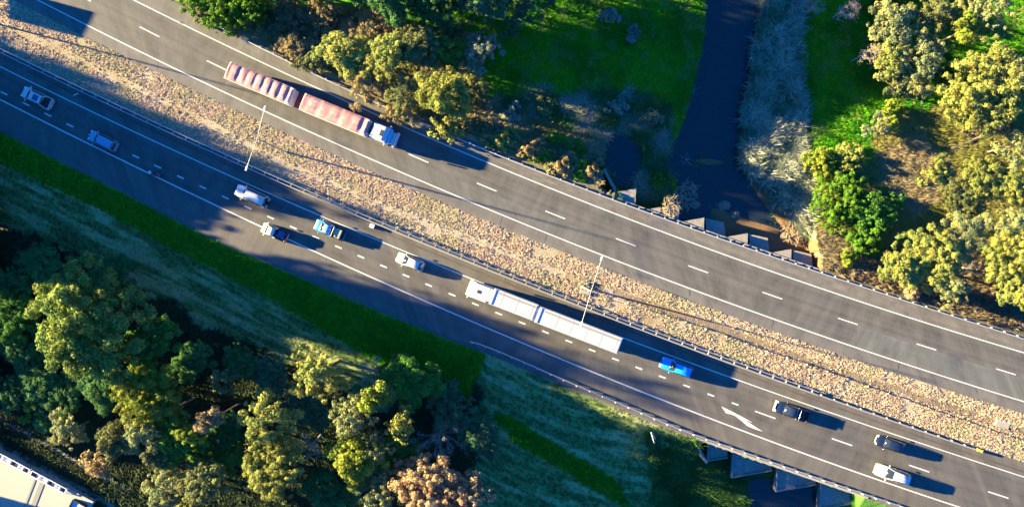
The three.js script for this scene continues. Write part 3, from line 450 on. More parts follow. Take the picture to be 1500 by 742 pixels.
  const out = { g, trunk, R, T }; protos.set(key, out); return out;
}
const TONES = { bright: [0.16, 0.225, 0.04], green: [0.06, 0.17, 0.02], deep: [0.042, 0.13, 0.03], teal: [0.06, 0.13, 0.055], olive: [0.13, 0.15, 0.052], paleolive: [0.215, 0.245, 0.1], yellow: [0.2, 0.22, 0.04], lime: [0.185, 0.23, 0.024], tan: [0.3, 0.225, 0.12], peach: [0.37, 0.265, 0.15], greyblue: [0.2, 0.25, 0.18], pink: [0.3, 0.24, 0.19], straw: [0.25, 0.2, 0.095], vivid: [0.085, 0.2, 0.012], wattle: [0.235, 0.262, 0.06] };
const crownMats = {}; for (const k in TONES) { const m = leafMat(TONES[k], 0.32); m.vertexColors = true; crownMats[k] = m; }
let treeNo = 0;
function tree(name, label, [u, v, rpx, T], kind, tone, group, rooted) { // (u, v) where the crown shows, rpx its radius on the plan, T its height
  treeNo++;
  let p = px2w(u, v, T * 0.7 - 3), y0 = height(p.x, p.z); for (let k = 0; k < 3; k++) { if (rooted) p = px2w(u, v, 0); else p = px2w(u, v, y0 + T * 0.72); y0 = height(p.x, p.z); }
  const R = rpx * 1.14 * S * (H - y0 - T * 0.7) / H, size = R < 3 ? 0 : R < 5 ? 1 : 2, q = treeGeo(kind, size, 1 + treeNo % (size === 2 ? 2 : 3));
  const shrubby = kind === 'shrub', t = thing(name, label, shrubby ? 'shrub' : 'tree', [p.x, y0, p.z], treeNo * 2.1, group); t.scale.set(R / q.R, T / q.T, R / q.R * (0.88 + 0.24 * hash2(treeNo, 5)));
  obj(shrubby ? 'stem' : 'trunk', q.trunk, kind === 'bare' ? paleBark : bark, t); obj(shrubby ? 'foliage' : 'crown', q.g, crownMats[tone], t);
}
const WOOD = 'trees of the wood at lower left', TOP = 'trees and scrub above the upper carriageway', RIGHT = 'trees right of the creek';
[
  ['broad bright green tree, largest crown in the lower left wood', [132, 472, 86, 20.5], 'puffy', 'bright'],
  ['yellow-green rounded tree right of the broad bright green one', [216, 576, 48, 15.5], 'puffy', 'lime'],
  ['dark green tree between the broad bright crown and dry slope', [228, 497, 42, 12.5], 'puffy', 'green'],
  ['shaded dark tree cut by the left edge beside the wood', [12, 462, 44, 9.0], 'puffy', 'green'],
  ['low dark tree in deep shade above the broad bright crown', [70, 398, 40, 5.0], 'puffy', 'deep'],
  ['small shaded tree at the upper margin of the wood', [165, 404, 34, 6.0], 'puffy', 'deep'],
  ['grey-olive tree just below the yellow-green rounded one', [213, 636, 36, 14.5], 'open', 'paleolive'],
  ['round olive tree above the corner of the pale roof', [172, 643, 27, 13.5], 'puffy', 'olive'],
  ['brownish tree overhanging the track near the pale roof', [150, 676, 24, 9.0], 'open', 'straw'],
  ['straggling olive tree beside the track, left of the round olive', [100, 628, 30, 8.0], 'open', 'paleolive'],
  ['deep green tree below the yellow-green rounded one', [262, 640, 38, 12.5], 'puffy', 'green'],
  ['small lime tree top poking above the deep green crown', [284, 632, 16, 14.5], 'puffy', 'lime'],
  ['small tan tree top alone among dark crowns', [314, 611, 18, 14.5], 'puffy', 'tan'],
  ['olive-grey tree at the bottom edge near the track', [245, 712, 34, 12.5], 'open', 'paleolive'],
  ['dull olive tree at the bottom edge, third from the roof', [300, 705, 38, 13.5], 'puffy', 'olive'],
  ['dark green tree at the bottom edge below the tan top', [345, 672, 34, 9.0], 'open', 'green'],
  ['tan-olive tree in the middle of the wood', [390, 610, 40, 15.5], 'open', 'wattle'],
  ['large olive-tan tree below the tan-olive one, near bottom edge', [400, 684, 46, 15.5], 'puffy', 'wattle'],
  ['open clumpy yellow-olive tree standing against the dry slope', [468, 546, 42, 16.5], 'open', 'wattle'],
  ['brown-green thin tree half hidden in shade mid wood', [332, 557, 24, 8.0], 'open', 'olive'],
  ['tall pale olive tree right of the clumpy yellow-olive tree', [517, 604, 34, 18.5], 'open', 'paleolive'],
  ['small bright lime crown beside the tall pale olive tree', [553, 578, 22, 17.5], 'puffy', 'lime'],
  ['yellow-green tree in the lower middle of the wood', [520, 672, 40, 14.5], 'puffy', 'lime'],
  ['pale tree at the bottom edge, left of the peach crown', [556, 716, 36, 14.5], 'open', 'paleolive'],
  ['yellow-green tree on the right side of the wood', [590, 612, 27, 17.5], 'open', 'yellow'],
  ['peach-tan tree at the bottom edge, brightest in the wood', [628, 716, 50, 16.5], 'puffy', 'peach'],
  ['pinkish tan tree right of the peach crown at bottom edge', [688, 718, 34, 15.5], 'open', 'peach'],
  ['grey leafless tree in shade near the mown bank', [640, 642, 46, 9.0], 'bare', 'greyblue'],
  ['dark green shaded tree beside the end of the green verge', [598, 560, 42, 8.0], 'puffy', 'green'],
  ['teal shaded tree between the verge end and grey leafless tree', [658, 590, 36, 7.0], 'open', 'teal'],
  ['dark teal tree in shade at the ditch head', [702, 634, 36, 7.0], 'puffy', 'teal'],
  ['dark green crown at the bottom edge under yellow-green tree', [480, 722, 38, 9.0], 'puffy', 'deep'],
  ['dark green tree at the foot of the dry slope', [285, 528, 32, 8.0], 'puffy', 'deep'],
  ['shaded tree right of that at the slope foot', [352, 528, 26, 7.0], 'puffy', 'deep'],
  ['grey-blue sparse tree in shade on the slope', [548, 543, 26, 6.0], 'bare', 'greyblue'],
  ['thin grey leafless tree between the two olive-tan trees', [455, 650, 30, 9.0], 'bare', 'greyblue'],
  ['very dark tree in the shadow left of the round olive', [58, 560, 36, 6.0], 'puffy', 'deep'],
  ['black-green tree under the broad bright crown', [150, 572, 34, 6.0], 'puffy', 'deep'],
  ['dark tree filling the gap left of tan-olive tree', [335, 632, 30, 8.0], 'puffy', 'deep'],
  ['dark tree in the hollow below clumpy yellow-olive tree', [455, 598, 32, 7.0], 'puffy', 'teal'],
  ['deep green tree behind the yellow-green lower middle one', [580, 668, 34, 8.0], 'puffy', 'green'],
  ['small green tree in shade at the left edge by the track', [18, 575, 26, 6.0], 'open', 'deep'],
  ['tiny lime sapling beside the track at far left', [48, 592, 9, 5.0], 'puffy', 'lime'],
  ['second tiny lime sapling by the track', [38, 612, 9, 4.0], 'puffy', 'lime'],
  ['sunlit yellow sapling at the bottom edge left of dull olive tree', [286, 738, 16, 13.5], 'puffy', 'yellow'],
  ['dark low tree in shade at the left edge under the bank', [22, 420, 30, 6.0], 'puffy', 'deep'], ['dark low tree left of the broad bright crown', [30, 515, 32, 6.0], 'puffy', 'deep'],
  ['dark low tree below the broad bright crown, left of lime tree', [100, 575, 32, 5.5], 'open', 'deep'], ['dark low tree near the left edge above the track', [72, 610, 22, 4.5], 'puffy', 'deep'], ['dark low tree right of the round olive', [300, 665, 28, 7.0], 'puffy', 'green'], ['teal low tree between two olive-tan trees and verge', [428, 585, 28, 6.0], 'open', 'teal'],
  ['olive tree squeezed between lime tree and grey-olive tree', [245, 600, 30, 13.5], 'open', 'bright'], ['green tree behind the grey-olive one', [235, 660, 28, 12.5], 'puffy', 'olive'], ['pale olive tree left of the peach crown', [548, 655, 28, 14.5], 'open', 'paleolive'],
  ['shaded dark tree between the dry slope and tan top', [395, 545, 30, 6.0], 'puffy', 'teal'],
].forEach(([l, p, k, c]) => tree('woodland_tree', l, p, k, c, WOOD));
[
  ['bright green bush at the top edge, leftmost above the road', [283, -4, 30, 3], 'shrub', 'vivid'], ['bright green bush at the start of the upper guardrail', [322, 18, 30, 3.4], 'shrub', 'vivid'], ['bright green bush casting shade on the straw scrub', [362, 6, 34, 4.5], 'shrub', 'vivid'], ['low olive bush squeezed between green bushes and guardrail', [300, 26, 14, 1.4], 'shrub', 'olive'],
  ['straw-coloured bush right of the bright green bushes', [420, 26, 30, 2], 'shrub', 'straw'], ['straw bush at the top edge left of the dark pines', [468, 14, 32, 2.4], 'shrub', 'straw'], ['straw bush above the rear red trailer', [428, 68, 26, 1.8], 'shrub', 'straw'], ['olive-straw bush near the guardrail above the red truck', [452, 92, 22, 1.7], 'shrub', 'olive'], ['grey-straw bush left of the yellow wattles', [470, 60, 24, 2], 'shrub', 'straw'],
  ['yellow wattle tree, leftmost of the yellow ones', [504, 84, 36, 10], 'puffy', 'wattle'], ['yellow wattle tree above the front red trailer', [566, 86, 34, 11.5], 'puffy', 'wattle'], ['olive-straw tree overhanging the guardrail beside the front trailer', [540, 128, 34, 6.5], 'open', 'straw'], ['olive tree right of the overhanging one', [592, 138, 32, 8.5], 'open', 'olive'], ['straw bush below the olive tree at the guardrail', [586, 168, 22, 2.6], 'shrub', 'straw'],
  ['bright yellow-green tree by the white cab of the red truck', [650, 138, 42, 12], 'puffy', 'yellow'], ['yellow bush at the foot of the yellow-green tree by guardrail', [656, 186, 24, 3], 'shrub', 'wattle'],
  ['straw tree behind the wattles', [540, 46, 30, 9], 'open', 'straw'], ['dark olive tree behind the yellow wattles', [612, 70, 34, 11], 'puffy', 'olive'], ['dark olive tree between wattle and grey feathery tree', [655, 82, 28, 10], 'puffy', 'green'], ['brown-green bush right of the yellow-green tree', [690, 132, 26, 3], 'shrub', 'olive'],
].forEach(([l, p, k, c]) => tree(k === 'shrub' ? 'roadside_bush' : 'roadside_tree', l, p, k, c, TOP));
[
  ['grey-blue feathery tree standing at the meadow edge', [704, 74, 30, 12], 'feather', 'greyblue'], ['shaded blue-grey tree at the top edge left of the meadow', [768, 8, 42, 10], 'feather', 'teal'], ['dark shaded tree at the top edge above the wattles', [640, 4, 44, 13], 'puffy', 'deep'], ['dark tree at the top edge between two shaded crowns', [705, -4, 40, 13], 'puffy', 'teal'], ['dark shaded tree top left of the meadow behind the straw scrub', [570, 2, 42, 13], 'puffy', 'deep'],
].forEach(([l, p, k, c]) => tree('shaded_tree', l, p, k, c, TOP));
[['pale grey-blue bush alone in the meadow, upper one', [893, 22, 15, 2]], ['pale grey-blue bush alone in the meadow, lower one', [928, 48, 13, 2]], ].forEach(([l, p]) => tree('meadow_bush', l, p, 'shrub', 'greyblue', TOP));
{ // low scrub in a row along the guardrail, left of the culvert
  const r = rng(77), words = ['straw', 'olive', 'straw', 'wattle', 'olive', 'straw', 'straw', 'vivid', 'olive', 'straw', 'olive', 'vivid', 'straw', 'olive'], ord = ['first', 'second', 'third', 'fourth', 'fifth', 'sixth', 'seventh', 'eighth', 'ninth', 'tenth', 'eleventh', 'twelfth', 'thirteenth', 'fourteenth'];
  words.forEach((c, i) => { const u = 690 + i * 14.8; tree('low_bush', ord[i] + ' low bush along the guardrail, counted from the yellow-green tree', [u, G1(u) - 22 - r() * 14, 13 + r() * 8, 1.2 + r() * 1.2], 'shrub', c, 'low bushes along the upper guardrail'); });
  ['green bush at the edge of the pool above the culvert', 'leafy green bush beside the wing wall of the upper culvert', 'vivid green weed clump in front of the pool', 'green weed clump on the creek island'].forEach((l, i) => tree('green_bush', l, [[845, 222, 18, 1.8], [890, 266, 10, 1.6], [815, 205, 15, 1.5], [965, 265, 13, 1.2]][i], 'shrub', 'vivid', TOP));
  ['brown-tipped sedge bush in the marsh, left one', 'brown-tipped sedge bush in the marsh, right one', 'dull shrub in the marsh below the meadow', 'dull olive shrub where the marsh meets the scrub'].forEach((l, i) => tree('marsh_bush', l, [[905, 152, 18, 1.6], [955, 172, 16, 1.5], [800, 150, 20, 1.5], [745, 168, 20, 1.6]][i], 'shrub', ['greyblue', 'straw', 'olive', 'greyblue'][i], TOP));
}
[
  ['pinkish leafless tree at the top edge by the reeds', [1192, 6, 25, 6], 'bare', 'pink'], ['second pinkish leafless tree right of the first at top edge', [1236, 14, 24, 6], 'bare', 'pink'],
  ['pale olive spreading tree in the top right clearing', [1302, 40, 40, 9], 'open', 'paleolive'], ['large pale olive tree leaning over the clearing', [1345, 82, 50, 9], 'open', 'paleolive'], ['grey half-bare tree left of the pale olive spreading tree', [1268, 78, 25, 7], 'bare', 'pink'], ['yellow-olive tree below the grey half-bare tree', [1300, 88, 26, 8], 'open', 'wattle'], ['small olive tree at the lower side of the pale group', [1322, 124, 24, 6], 'puffy', 'olive'],
  ['huge pale yellow-olive tree near the right edge', [1446, 128, 66, 11], 'puffy', 'wattle'], ['pale tree cut by the right edge above the log', [1492, 120, 40, 10], 'puffy', 'paleolive'], ['pale tree left of the fallen log by the right edge', [1486, 215, 28, 9], 'open', 'paleolive'],
  ['green-olive tree at the top edge beside the pale group', [1370, 22, 34, 8], 'open', 'olive'], ['olive tree with bare branches in the top right corner', [1452, 8, 46, 9], 'open', 'paleolive'], ['yellow-green bush at the top edge above the clearing', [1312, -2, 28, 5], 'shrub', 'lime'], ['green tree between the pale group and huge pale tree', [1412, 44, 24, 8], 'puffy', 'lime'], ['dark green bush in the shade of the huge pale tree', [1382, 110, 26, 4], 'shrub', 'green'],
  ['pale bush standing alone in the green clearing', [1286, 185, 20, 4], 'open', 'paleolive'], ['lime bush beside the lone pale bush', [1310, 168, 22, 3], 'shrub', 'lime'],
  ['bright yellow-green bush next to the reeds', [1206, 236, 26, 3.4], 'shrub', 'lime'], ['lime bush behind the bright yellow-green bush', [1245, 232, 26, 3], 'shrub', 'wattle'], ['big dark green bush right of the reeds', [1236, 292, 42, 4.5], 'shrub', 'vivid'], ['dark green bush joined to the big one', [1285, 312, 38, 4], 'shrub', 'green'], ['green bush above the culvert wall', [1266, 352, 30, 3.4], 'shrub', 'vivid'], ['lime bush beside the right end of the upper culvert', [1244, 378, 15, 2.2], 'shrub', 'lime'],
  ['pale olive tree beside the guardrail, leftmost of three', [1318, 396, 32, 6], 'puffy', 'wattle'], ['pale yellow-olive tree above the guardrail, middle of three', [1368, 382, 46, 8], 'puffy', 'wattle'], ['pale tree below the middle one, nearest the guardrail', [1396, 424, 26, 6], 'open', 'paleolive'], ['straw-olive tree behind the middle pale tree', [1412, 346, 38, 6], 'open', 'paleolive'], ['large pale olive tree at the right edge above guardrail', [1482, 384, 44, 9], 'puffy', 'wattle'], ['pale tree at the right edge below the clearing', [1484, 330, 36, 7], 'open', 'paleolive'], ['lowest pale tree at the right edge', [1490, 432, 28, 8], 'puffy', 'wattle'],
  ['grey leafless tree between the two pale tree groups', [1424, 392, 20, 4], 'bare', 'greyblue'], ['brown dry bush beside the guardrail under pale trees', [1340, 418, 20, 2.4], 'shrub', 'tan'],
  ['low yellow-green bush in the clearing, left one', [1372, 250, 24, 1.4], 'shrub', 'wattle'], ['low yellow-green bush in the clearing, right one', [1440, 262, 34, 1.6], 'shrub', 'wattle'], ['low olive bush in the clearing below the log', [1408, 292, 30, 1.5], 'shrub', 'olive'], ['low yellow bush at the right edge of the clearing', [1490, 272, 30, 1.6], 'shrub', 'wattle'],
].forEach(([l, p, k, c]) => tree(k === 'shrub' ? 'clearing_bush' : 'creekside_tree', l, p, k, c, RIGHT));
{ // fallen trunks
  const log = (a, b, rad, label) => { const p = px2w(...a), q = px2w(...b); p.y = height(p.x, p.z) + rad * 0.8; q.y = height(q.x, q.z) + rad * 0.7; const t = thing('fallen_log', label, 'log'); obj('trunk', tube(p, q, rad, rad * 0.6, 10), bark, t); const r = rng(a[0]); for (let i = 0; i < 7; i++) { const s = p.clone().lerp(q, i < 5 ? 0.02 + 0.05 * i : r()), d = new THREE.Vector3((p.x - q.x) * 0.2 + (r() - 0.5) * 2.2, r() * 0.7, (r() - 0.5) * 2.2); obj('branch', tube(s, s.clone().add(d), rad * 0.4, 0.02, 5), bark, t); } };
  log([1392, 219, -2.4], [1447, 197, -2.2], 0.42, 'dark fallen tree trunk lying in the right clearing'); log([1372, 330, -2.5], [1500, 322, -2.4], 0.25, 'long thin fallen trunk across the lower side of clearing');
  const r = rng(5), p = px2w(1352, 158, -2.6), t = thing('dead_branch', 'pale dead branch lying in the green clearing', 'branch', [p.x, height(p.x, p.z), p.z]); const g = []; const grow = (s, d, l, w, n) => { const e = s.clone().addScaledVector(d, l); g.push(tube(s, e, w, w * 0.6, 5)); if (n) for (let i = 0; i < 2; i++) grow(e, d.clone().add(new THREE.Vector3((r() - 0.5) * 1.5, (r() - 0.3) * 0.5, (r() - 0.5) * 1.5)).normalize(), l * 0.75, w * 0.6, n - 1); }; grow(new THREE.Vector3(0, 0.05, 1.6), new THREE.Vector3(-0.2, 0.15, -1).normalize(), 1.5, 0.1, 4); obj('limb', g, paleBark, t);
}
{ // trees beyond the frame: the tall belt along the lower verge at left, and above the top edge
  const r = rng(12), L = (u, v, R, T, lab, grp, tone = 'green') => tree('tall_tree', lab, [u, v, R, T], 'puffy', tone, grp, true);
  const a = 'tall dark tree beyond the left edge shading the lower road', b = 'dark tree beyond the top edge shading the meadow';
  for (let k = 0; k < 15; k++) { const u = -66 - k * 46; L(u, LE(u) + 44 + r() * 16, k < 5 ? 44 : 50, k < 5 ? 10.5 + k * 1.3 : 18 + r() * 3, a, 'trees beyond the left edge'); }
  for (const [u, v, T] of [[-74, 214, 10.5], [-150, 180, 13], [-80, 262, 13], [-170, 250, 15], [-90, 292, 27], [-105, 302, 25], [-160, 284, 29], [-210, 275, 29], [-70, 318, 15], [-78, 352, 14], [-125, 338, 15], [-120, 318, 17], [-60, 300, 17], [-130, 300, 24], [-72, 392, 9], [-80, 455, 8], [-230, 260, 19], [-78, 520, 8], [-84, 585, 8]]) L(u, v, 50, T, a, 'trees beyond the left edge');
  for (let k = 0; k < 20; k++) tree('understorey_bush', 'tall dark bush beyond the left edge under the tall belt', [k % 2 ? -100 - r() * 20 : -48 - r() * 16, 186 + k * 20, 44, (k % 2 ? 8 : 6) + r() * 2], 'shrub', 'deep', 'bushes beyond the left edge', true);
  for (const [u, v, T] of [[350, -34, 11], [385, -28, 13], [420, -24, 13], [455, -26, 13], [490, -36, 12], [505, -62, 12], [540, -52, 14], [575, -66, 15], [610, -52, 16], [645, -66, 17], [680, -54, 17], [715, -68, 17], [750, -56, 17], [785, -70, 17], [820, -58, 16], [860, -72, 16], [905, -84, 14], [640, -120, 18], [740, -130, 18], [560, -120, 17], [850, -140, 18], [480, -110, 14]]) L(u, v, 46, T, b, 'trees beyond the top edge', 'deep');
}
// ---------------------------------------------------------------- vehicles
const paintOf = (c, rough = 0.35) => new THREE.MeshPhysicalMaterial({ color: new THREE.Color().setRGB(...c), roughness: rough, clearcoat: Math.max(...c) < 0.1 ? 0.35 : 0.7, clearcoatRoughness: 0.08, metalness: 0.0 });
const glass = new THREE.MeshPhysicalMaterial({ color: new THREE.Color().setRGB(0.012, 0.016, 0.02), roughness: 0.05, clearcoat: 1, clearcoatRoughness: 0.03 });
const rubber = std([0.018, 0.018, 0.018], 0.9), alloy = std([0.45, 0.45, 0.46], 0.35, { metalness: 0.8 }), blackTrim = std([0.02, 0.02, 0.021], 0.65), headMat = new THREE.MeshPhysicalMaterial({ color: new THREE.Color().setRGB(0.75, 0.77, 0.78), roughness: 0.12, clearcoat: 1 }), tailMat = new THREE.MeshPhysicalMaterial({ color: new THREE.Color().setRGB(0.4, 0.015, 0.012), roughness: 0.2, clearcoat: 1 }), chrome = std([0.7, 0.7, 0.7], 0.15, { metalness: 1 });
function loft(sections) { // rings across x: each {x, w half width, b bottom, t top, c crown}
  const ring = ({ x, w, b, t, c = 0.03 }) => { const h = t - b, half = [[0.88, 0], [0.97, 0.1], [1, 0.42], [0.985, 0.68], [0.93, 0.88], [0.8, 0.985], [0.45, 1]]; const pts = half.map(([k, q]) => [x, b + h * q + (q > 0.95 ? c * (1 - k * k) : 0), w * k]); return [...pts, ...half.map(([k, q]) => [x, b + h * q + (q > 0.95 ? c * (1 - k * k) : 0), -w * k]).reverse()]; };
  const rings = sections.map(ring), n = rings[0].length, P = rings.flat(2), I = [];
  for (let i = 1; i < rings.length; i++) for (let j = 0; j < n; j++) { const a = (i - 1) * n + j, b = (i - 1) * n + (j + 1) % n; I.push(a, a + n, b, b, a + n, b + n); }
  const cap = (o, f) => { const s = sections[o], c = P.length / 3; P.push(s.x, (s.b + s.t) / 2, 0); for (let j = 0; j < n; j++) { const a = o * n + j, b = o * n + (j + 1) % n; f ? I.push(c, b, a) : I.push(c, a, b); } };
  cap(0, true); cap(sections.length - 1, false);
  const g = new THREE.BufferGeometry(); g.setAttribute('position', new THREE.Float32BufferAttribute(P, 3)); g.setIndex(I); g.computeVertexNormals(); return g;
}
function quad(a, b, c, d, push = 0.006) { // a pane through four points, set proud along its normal and bowed a little
  const A = new THREE.Vector3(...a), B = new THREE.Vector3(...b), C = new THREE.Vector3(...c), D = new THREE.Vector3(...d), n = B.clone().sub(A).cross(D.clone().sub(A)).normalize().multiplyScalar(push);
  const P = [], I = [], N = 4; for (let i = 0; i <= N; i++) for (let j = 0; j <= N; j++) { const s = i / N, t = j / N, p = A.clone().lerp(B, s).lerp(D.clone().lerp(C, s), t), k = 1 + 3 * Math.sin(Math.PI * s) * Math.sin(Math.PI * t); P.push(p.x + n.x * k, p.y + n.y * k, p.z + n.z * k); if (i && j) { const q = i * (N + 1) + j; I.push(q - N - 2, q - 1, q - N - 1, q - 1, q, q - N - 1); } }
  const g = new THREE.BufferGeometry(); g.setAttribute('position', new THREE.Float32BufferAttribute(P, 3)); g.setIndex(I); g.computeVertexNormals(); return g;
}
const tyreGeo = new THREE.TorusGeometry(0.26, 0.1, 8, 18), rimGeo = cyl(0, 0, 0, 0.21, 0.21, 0.16, 'z', 14);
function wheel(t, x, z, r = 0.35, w = 1) { const g = new THREE.Group(); g.name = 'wheel'; g.position.set(x, r, z); g.scale.set(r / 0.36, r / 0.36, w); t.add(g); obj('tyre', tyreGeo, rubber, g); obj('rim', rimGeo, alloy, g); }
function place(name, label, cat, u, v, f, dir, h = 0.8) { const s = slope(f, u), p = px2w(u, v, h); return thing(name, label, cat, [p.x, 0.012, p.z], Math.atan2(-dir * s, dir), 'vehicles on the motorway'); }
// a car with its nose towards +x; L length, Wd width, Ht height
function car(name, label, u, v, o) {
  const t = place(name, label, o.cat, u, v, LD, -1), L = o.L, w = o.W / 2, Ht = o.H, body = paintOf(o.color, o.rough), roofMat = o.roof ? paintOf(o.roof) : body, hl = L / 2, belt = o.belt ?? Ht * 0.58, hood = belt - 0.04;
  const [c0, c1, c2, c3] = o.cab.map((k) => -hl + k * L); // rear base, rear of roof, front of roof, base of windscreen
  const bedEnd = o.bed ? c0 - 0.04 : null;
  const secs = o.bed ? [{ x: c0 - 0.02, w: w, b: 0.3, t: belt }] : [{ x: -hl + 0.02, w: w * 0.8, b: 0.42, t: belt * 0.86 }, { x: -hl + 0.1, w: w * 0.93, b: 0.32, t: belt * 0.97 }, { x: -hl + 0.5, w: w * 0.99, b: 0.28, t: belt }];
  secs.push({ x: c3 - 0.5, w: w, b: 0.27, t: belt }, { x: c3, w: w * 0.995, b: 0.27, t: hood }, { x: c3 + (hl - c3) * 0.5, w: w * 0.97, b: 0.27, t: hood - 0.05, c: 0.05 }, { x: hl - 0.3, w: w * 0.9, b: 0.29, t: hood - 0.14, c: 0.05 }, { x: hl - 0.1, w: w * 0.8, b: 0.33, t: hood - 0.22 }, { x: hl, w: w * 0.62, b: 0.4, t: hood - 0.34 });
  obj('body', loft(secs), body, t);
  const wb = w * 0.9, wr = w * 0.74, yb = belt - 0.02, yr = Ht - 0.05;
  const cabin = loft([{ x: c0, w: wb * 0.97, b: yb - 0.05, t: yb + 0.02, c: 0 }, { x: c1, w: wr, b: yb - 0.05, t: yr, c: 0.03 }, { x: (c1 + c2) / 2, w: wr * 1.04, b: yb - 0.05, t: Ht - 0.03, c: 0.04 }, { x: c2, w: wr, b: yb - 0.05, t: yr, c: 0.03 }, { x: c3, w: wb * 0.97, b: yb - 0.05, t: yb + 0.02, c: 0 }]);
  obj('cabin', cabin, roofMat, t);
  obj('windscreen', quad([c3 + 0.02, yb + 0.03, wb * 0.86], [c3 + 0.02, yb + 0.03, -wb * 0.86], [c2 + 0.03, yr - 0.01, -wr * 0.8], [c2 + 0.03, yr - 0.01, wr * 0.8], 0.03), glass, t);
  obj('rear_window', quad([c0 - 0.02, yb + 0.05, -wb * 0.84], [c0 - 0.02, yb + 0.05, wb * 0.84], [c1 - 0.03, yr - 0.02, wr * 0.78], [c1 - 0.03, yr - 0.02, -wr * 0.78], 0.03), glass, t);
  for (const s of [1, -1]) {
    const a = [c0 + (c1 - c0) * 0.6, yb + 0.04, s * (wb + 0.015)], b = [c3 - (c3 - c2) * 0.35, yb + 0.04, s * (wb + 0.015)], c = [c2 - 0.05, yr - 0.07, s * (wr + 0.03)], d = [c1 + 0.06, yr - 0.07, s * (wr + 0.03)];
    obj('side_window', s > 0 ? quad(a, b, c, d, 0.02) : quad(b, a, d, c, 0.02), glass, t);
    obj('wing_mirror', bx(c3 - 0.1, belt + 0.08, s * (w + 0.13), 0.16, 0.16, 0.24, 0.04), o.mirror ?? body, t);
    obj('headlight', bx(hl - 0.16, hood - 0.24, s * w * 0.68, 0.2, 0.14, 0.34, 0.05), headMat, t);
    obj('taillight', bx(-hl + 0.08, belt * 0.8, s * w * 0.8, 0.12, 0.26, 0.24, 0.04), tailMat, t);
    if (o.rails) obj('roof_rail', bx((c1 + c2) / 2, Ht + 0.04, s * wr * 0.9, (c2 - c1) * 0.92, 0.05, 0.05, 0.02), o.rails, t);
    for (const x of [-hl * 0.6, hl * 0.62]) wheel(t, x, s * (w - 0.1), 0.35);
    const door = obj('door_handle', [bx(-0.1, belt - 0.12, s * (w + 0.005), 0.18, 0.035, 0.03), bx(-0.95, belt - 0.12, s * (w + 0.005), 0.18, 0.035, 0.03)], body, t); void door;
  }
  obj('bumper', [bx(hl - 0.03, 0.42, 0, 0.16, 0.22, w * 1.5, 0.06), bx(-hl + 0.02, 0.45, 0, 0.16, 0.22, w * 1.6, 0.06)], o.bumper ?? body, t);
  obj('grille', bx(hl - 0.04, hood - 0.3, 0, 0.1, 0.14, w * 0.9, 0.03), blackTrim, t);
  if (o.bed) { // an open tray with low sides
    const x0 = -hl, x1 = bedEnd, m = (x0 + x1) / 2, l = x1 - x0, f = 0.72, top = o.bedTop ?? belt;
    obj('tray_floor', bx(m, f / 2 + 0.16, 0, l, f - 0.3, w * 1.92, 0.03), o.bedFloor ?? blackTrim, t);
    for (const s of [1, -1]) obj('tray_side', bx(m, (f + top) / 2 - 0.05, s * (w - 0.06), l, top - f + 0.3, 0.12, 0.03), o.bedSide ?? body, t);
    obj('tailgate', bx(x0 + 0.05, (f + top) / 2 - 0.05, 0, 0.1, top - f + 0.3, w * 1.85, 0.03), o.gate ?? o.bedSide ?? body, t);
    if (o.hoop) obj('sports_bar', [bx(x1 - 0.15, Ht - 0.12, 0, 0.08, 0.08, w * 1.6, 0.02), bx(x1 - 0.15, (belt + Ht) / 2 - 0.08, w * 0.78, 0.08, Ht - belt, 0.08), bx(x1 - 0.15, (belt + Ht) / 2 - 0.08, -w * 0.78, 0.08, Ht - belt, 0.08)], o.hoop, t);
  } else obj('tailgate', bx(-hl + 0.05, belt * 0.78, 0, 0.08, belt * 0.4, w * 1.3, 0.03), body, t);
  if (o.extra) o.extra(t, { hl, w, Ht, c0, c1, c2, c3, belt, wr });
  return t;
}
const WHITE = [0.44, 0.44, 0.43], paleBlue = paintOf([0.08, 0.2, 0.42]);
const suv = [0.03, 0.1, 0.6, 0.74], hatch = [0.02, 0.16, 0.56, 0.74], dual = [0.34, 0.38, 0.6, 0.75];
car('pickup_truck', 'white dual-cab ute with dark tray, leftmost vehicle in the shade', 53, 143, { cat: 'ute', L: 4.95, W: 1.9, H: 1.75, color: WHITE, cab: [0.2, 0.26, 0.62, 0.78], bed: true, bedTop: 1.02, rails: paintOf(WHITE), extra: (t, k) => obj('sunroof', bx((k.c1 + k.c2) / 2 - 0.15, k.Ht + 0.03, 0, 0.9, 0.03, k.wr * 1.25, 0.01), new THREE.MeshPhysicalMaterial({ color: new THREE.Color().setRGB(0.02, 0.06, 0.14), roughness: 0.06 }), t) });
car('station_wagon', 'blue-grey wagon in the shade behind the white ute', 149.5, 206, { cat: 'car', L: 4.65, W: 1.85, H: 1.65, color: [0.13, 0.24, 0.32], cab: suv, extra: (t, k) => obj('roof_panel', bx((k.c1 + k.c2) / 2, k.Ht + 0.015, 0, (k.c2 - k.c1) * 0.9, 0.05, k.wr * 1.5, 0.02), paintOf([0.08, 0.2, 0.34]), t) });
car('offroad_wagon', 'white off-road wagon with roof rails half in the shade', 368.5, 287, { cat: 'car', L: 5.35, W: 2.0, H: 1.95, color: WHITE, cab: [0.02, 0.07, 0.64, 0.74], rails: blackTrim, extra: (t, k) => obj('spare_wheel', cyl(-k.hl - 0.1, 0.95, 0, 0.36, 0.36, 0.22, 'x', 16), rubber, t) });
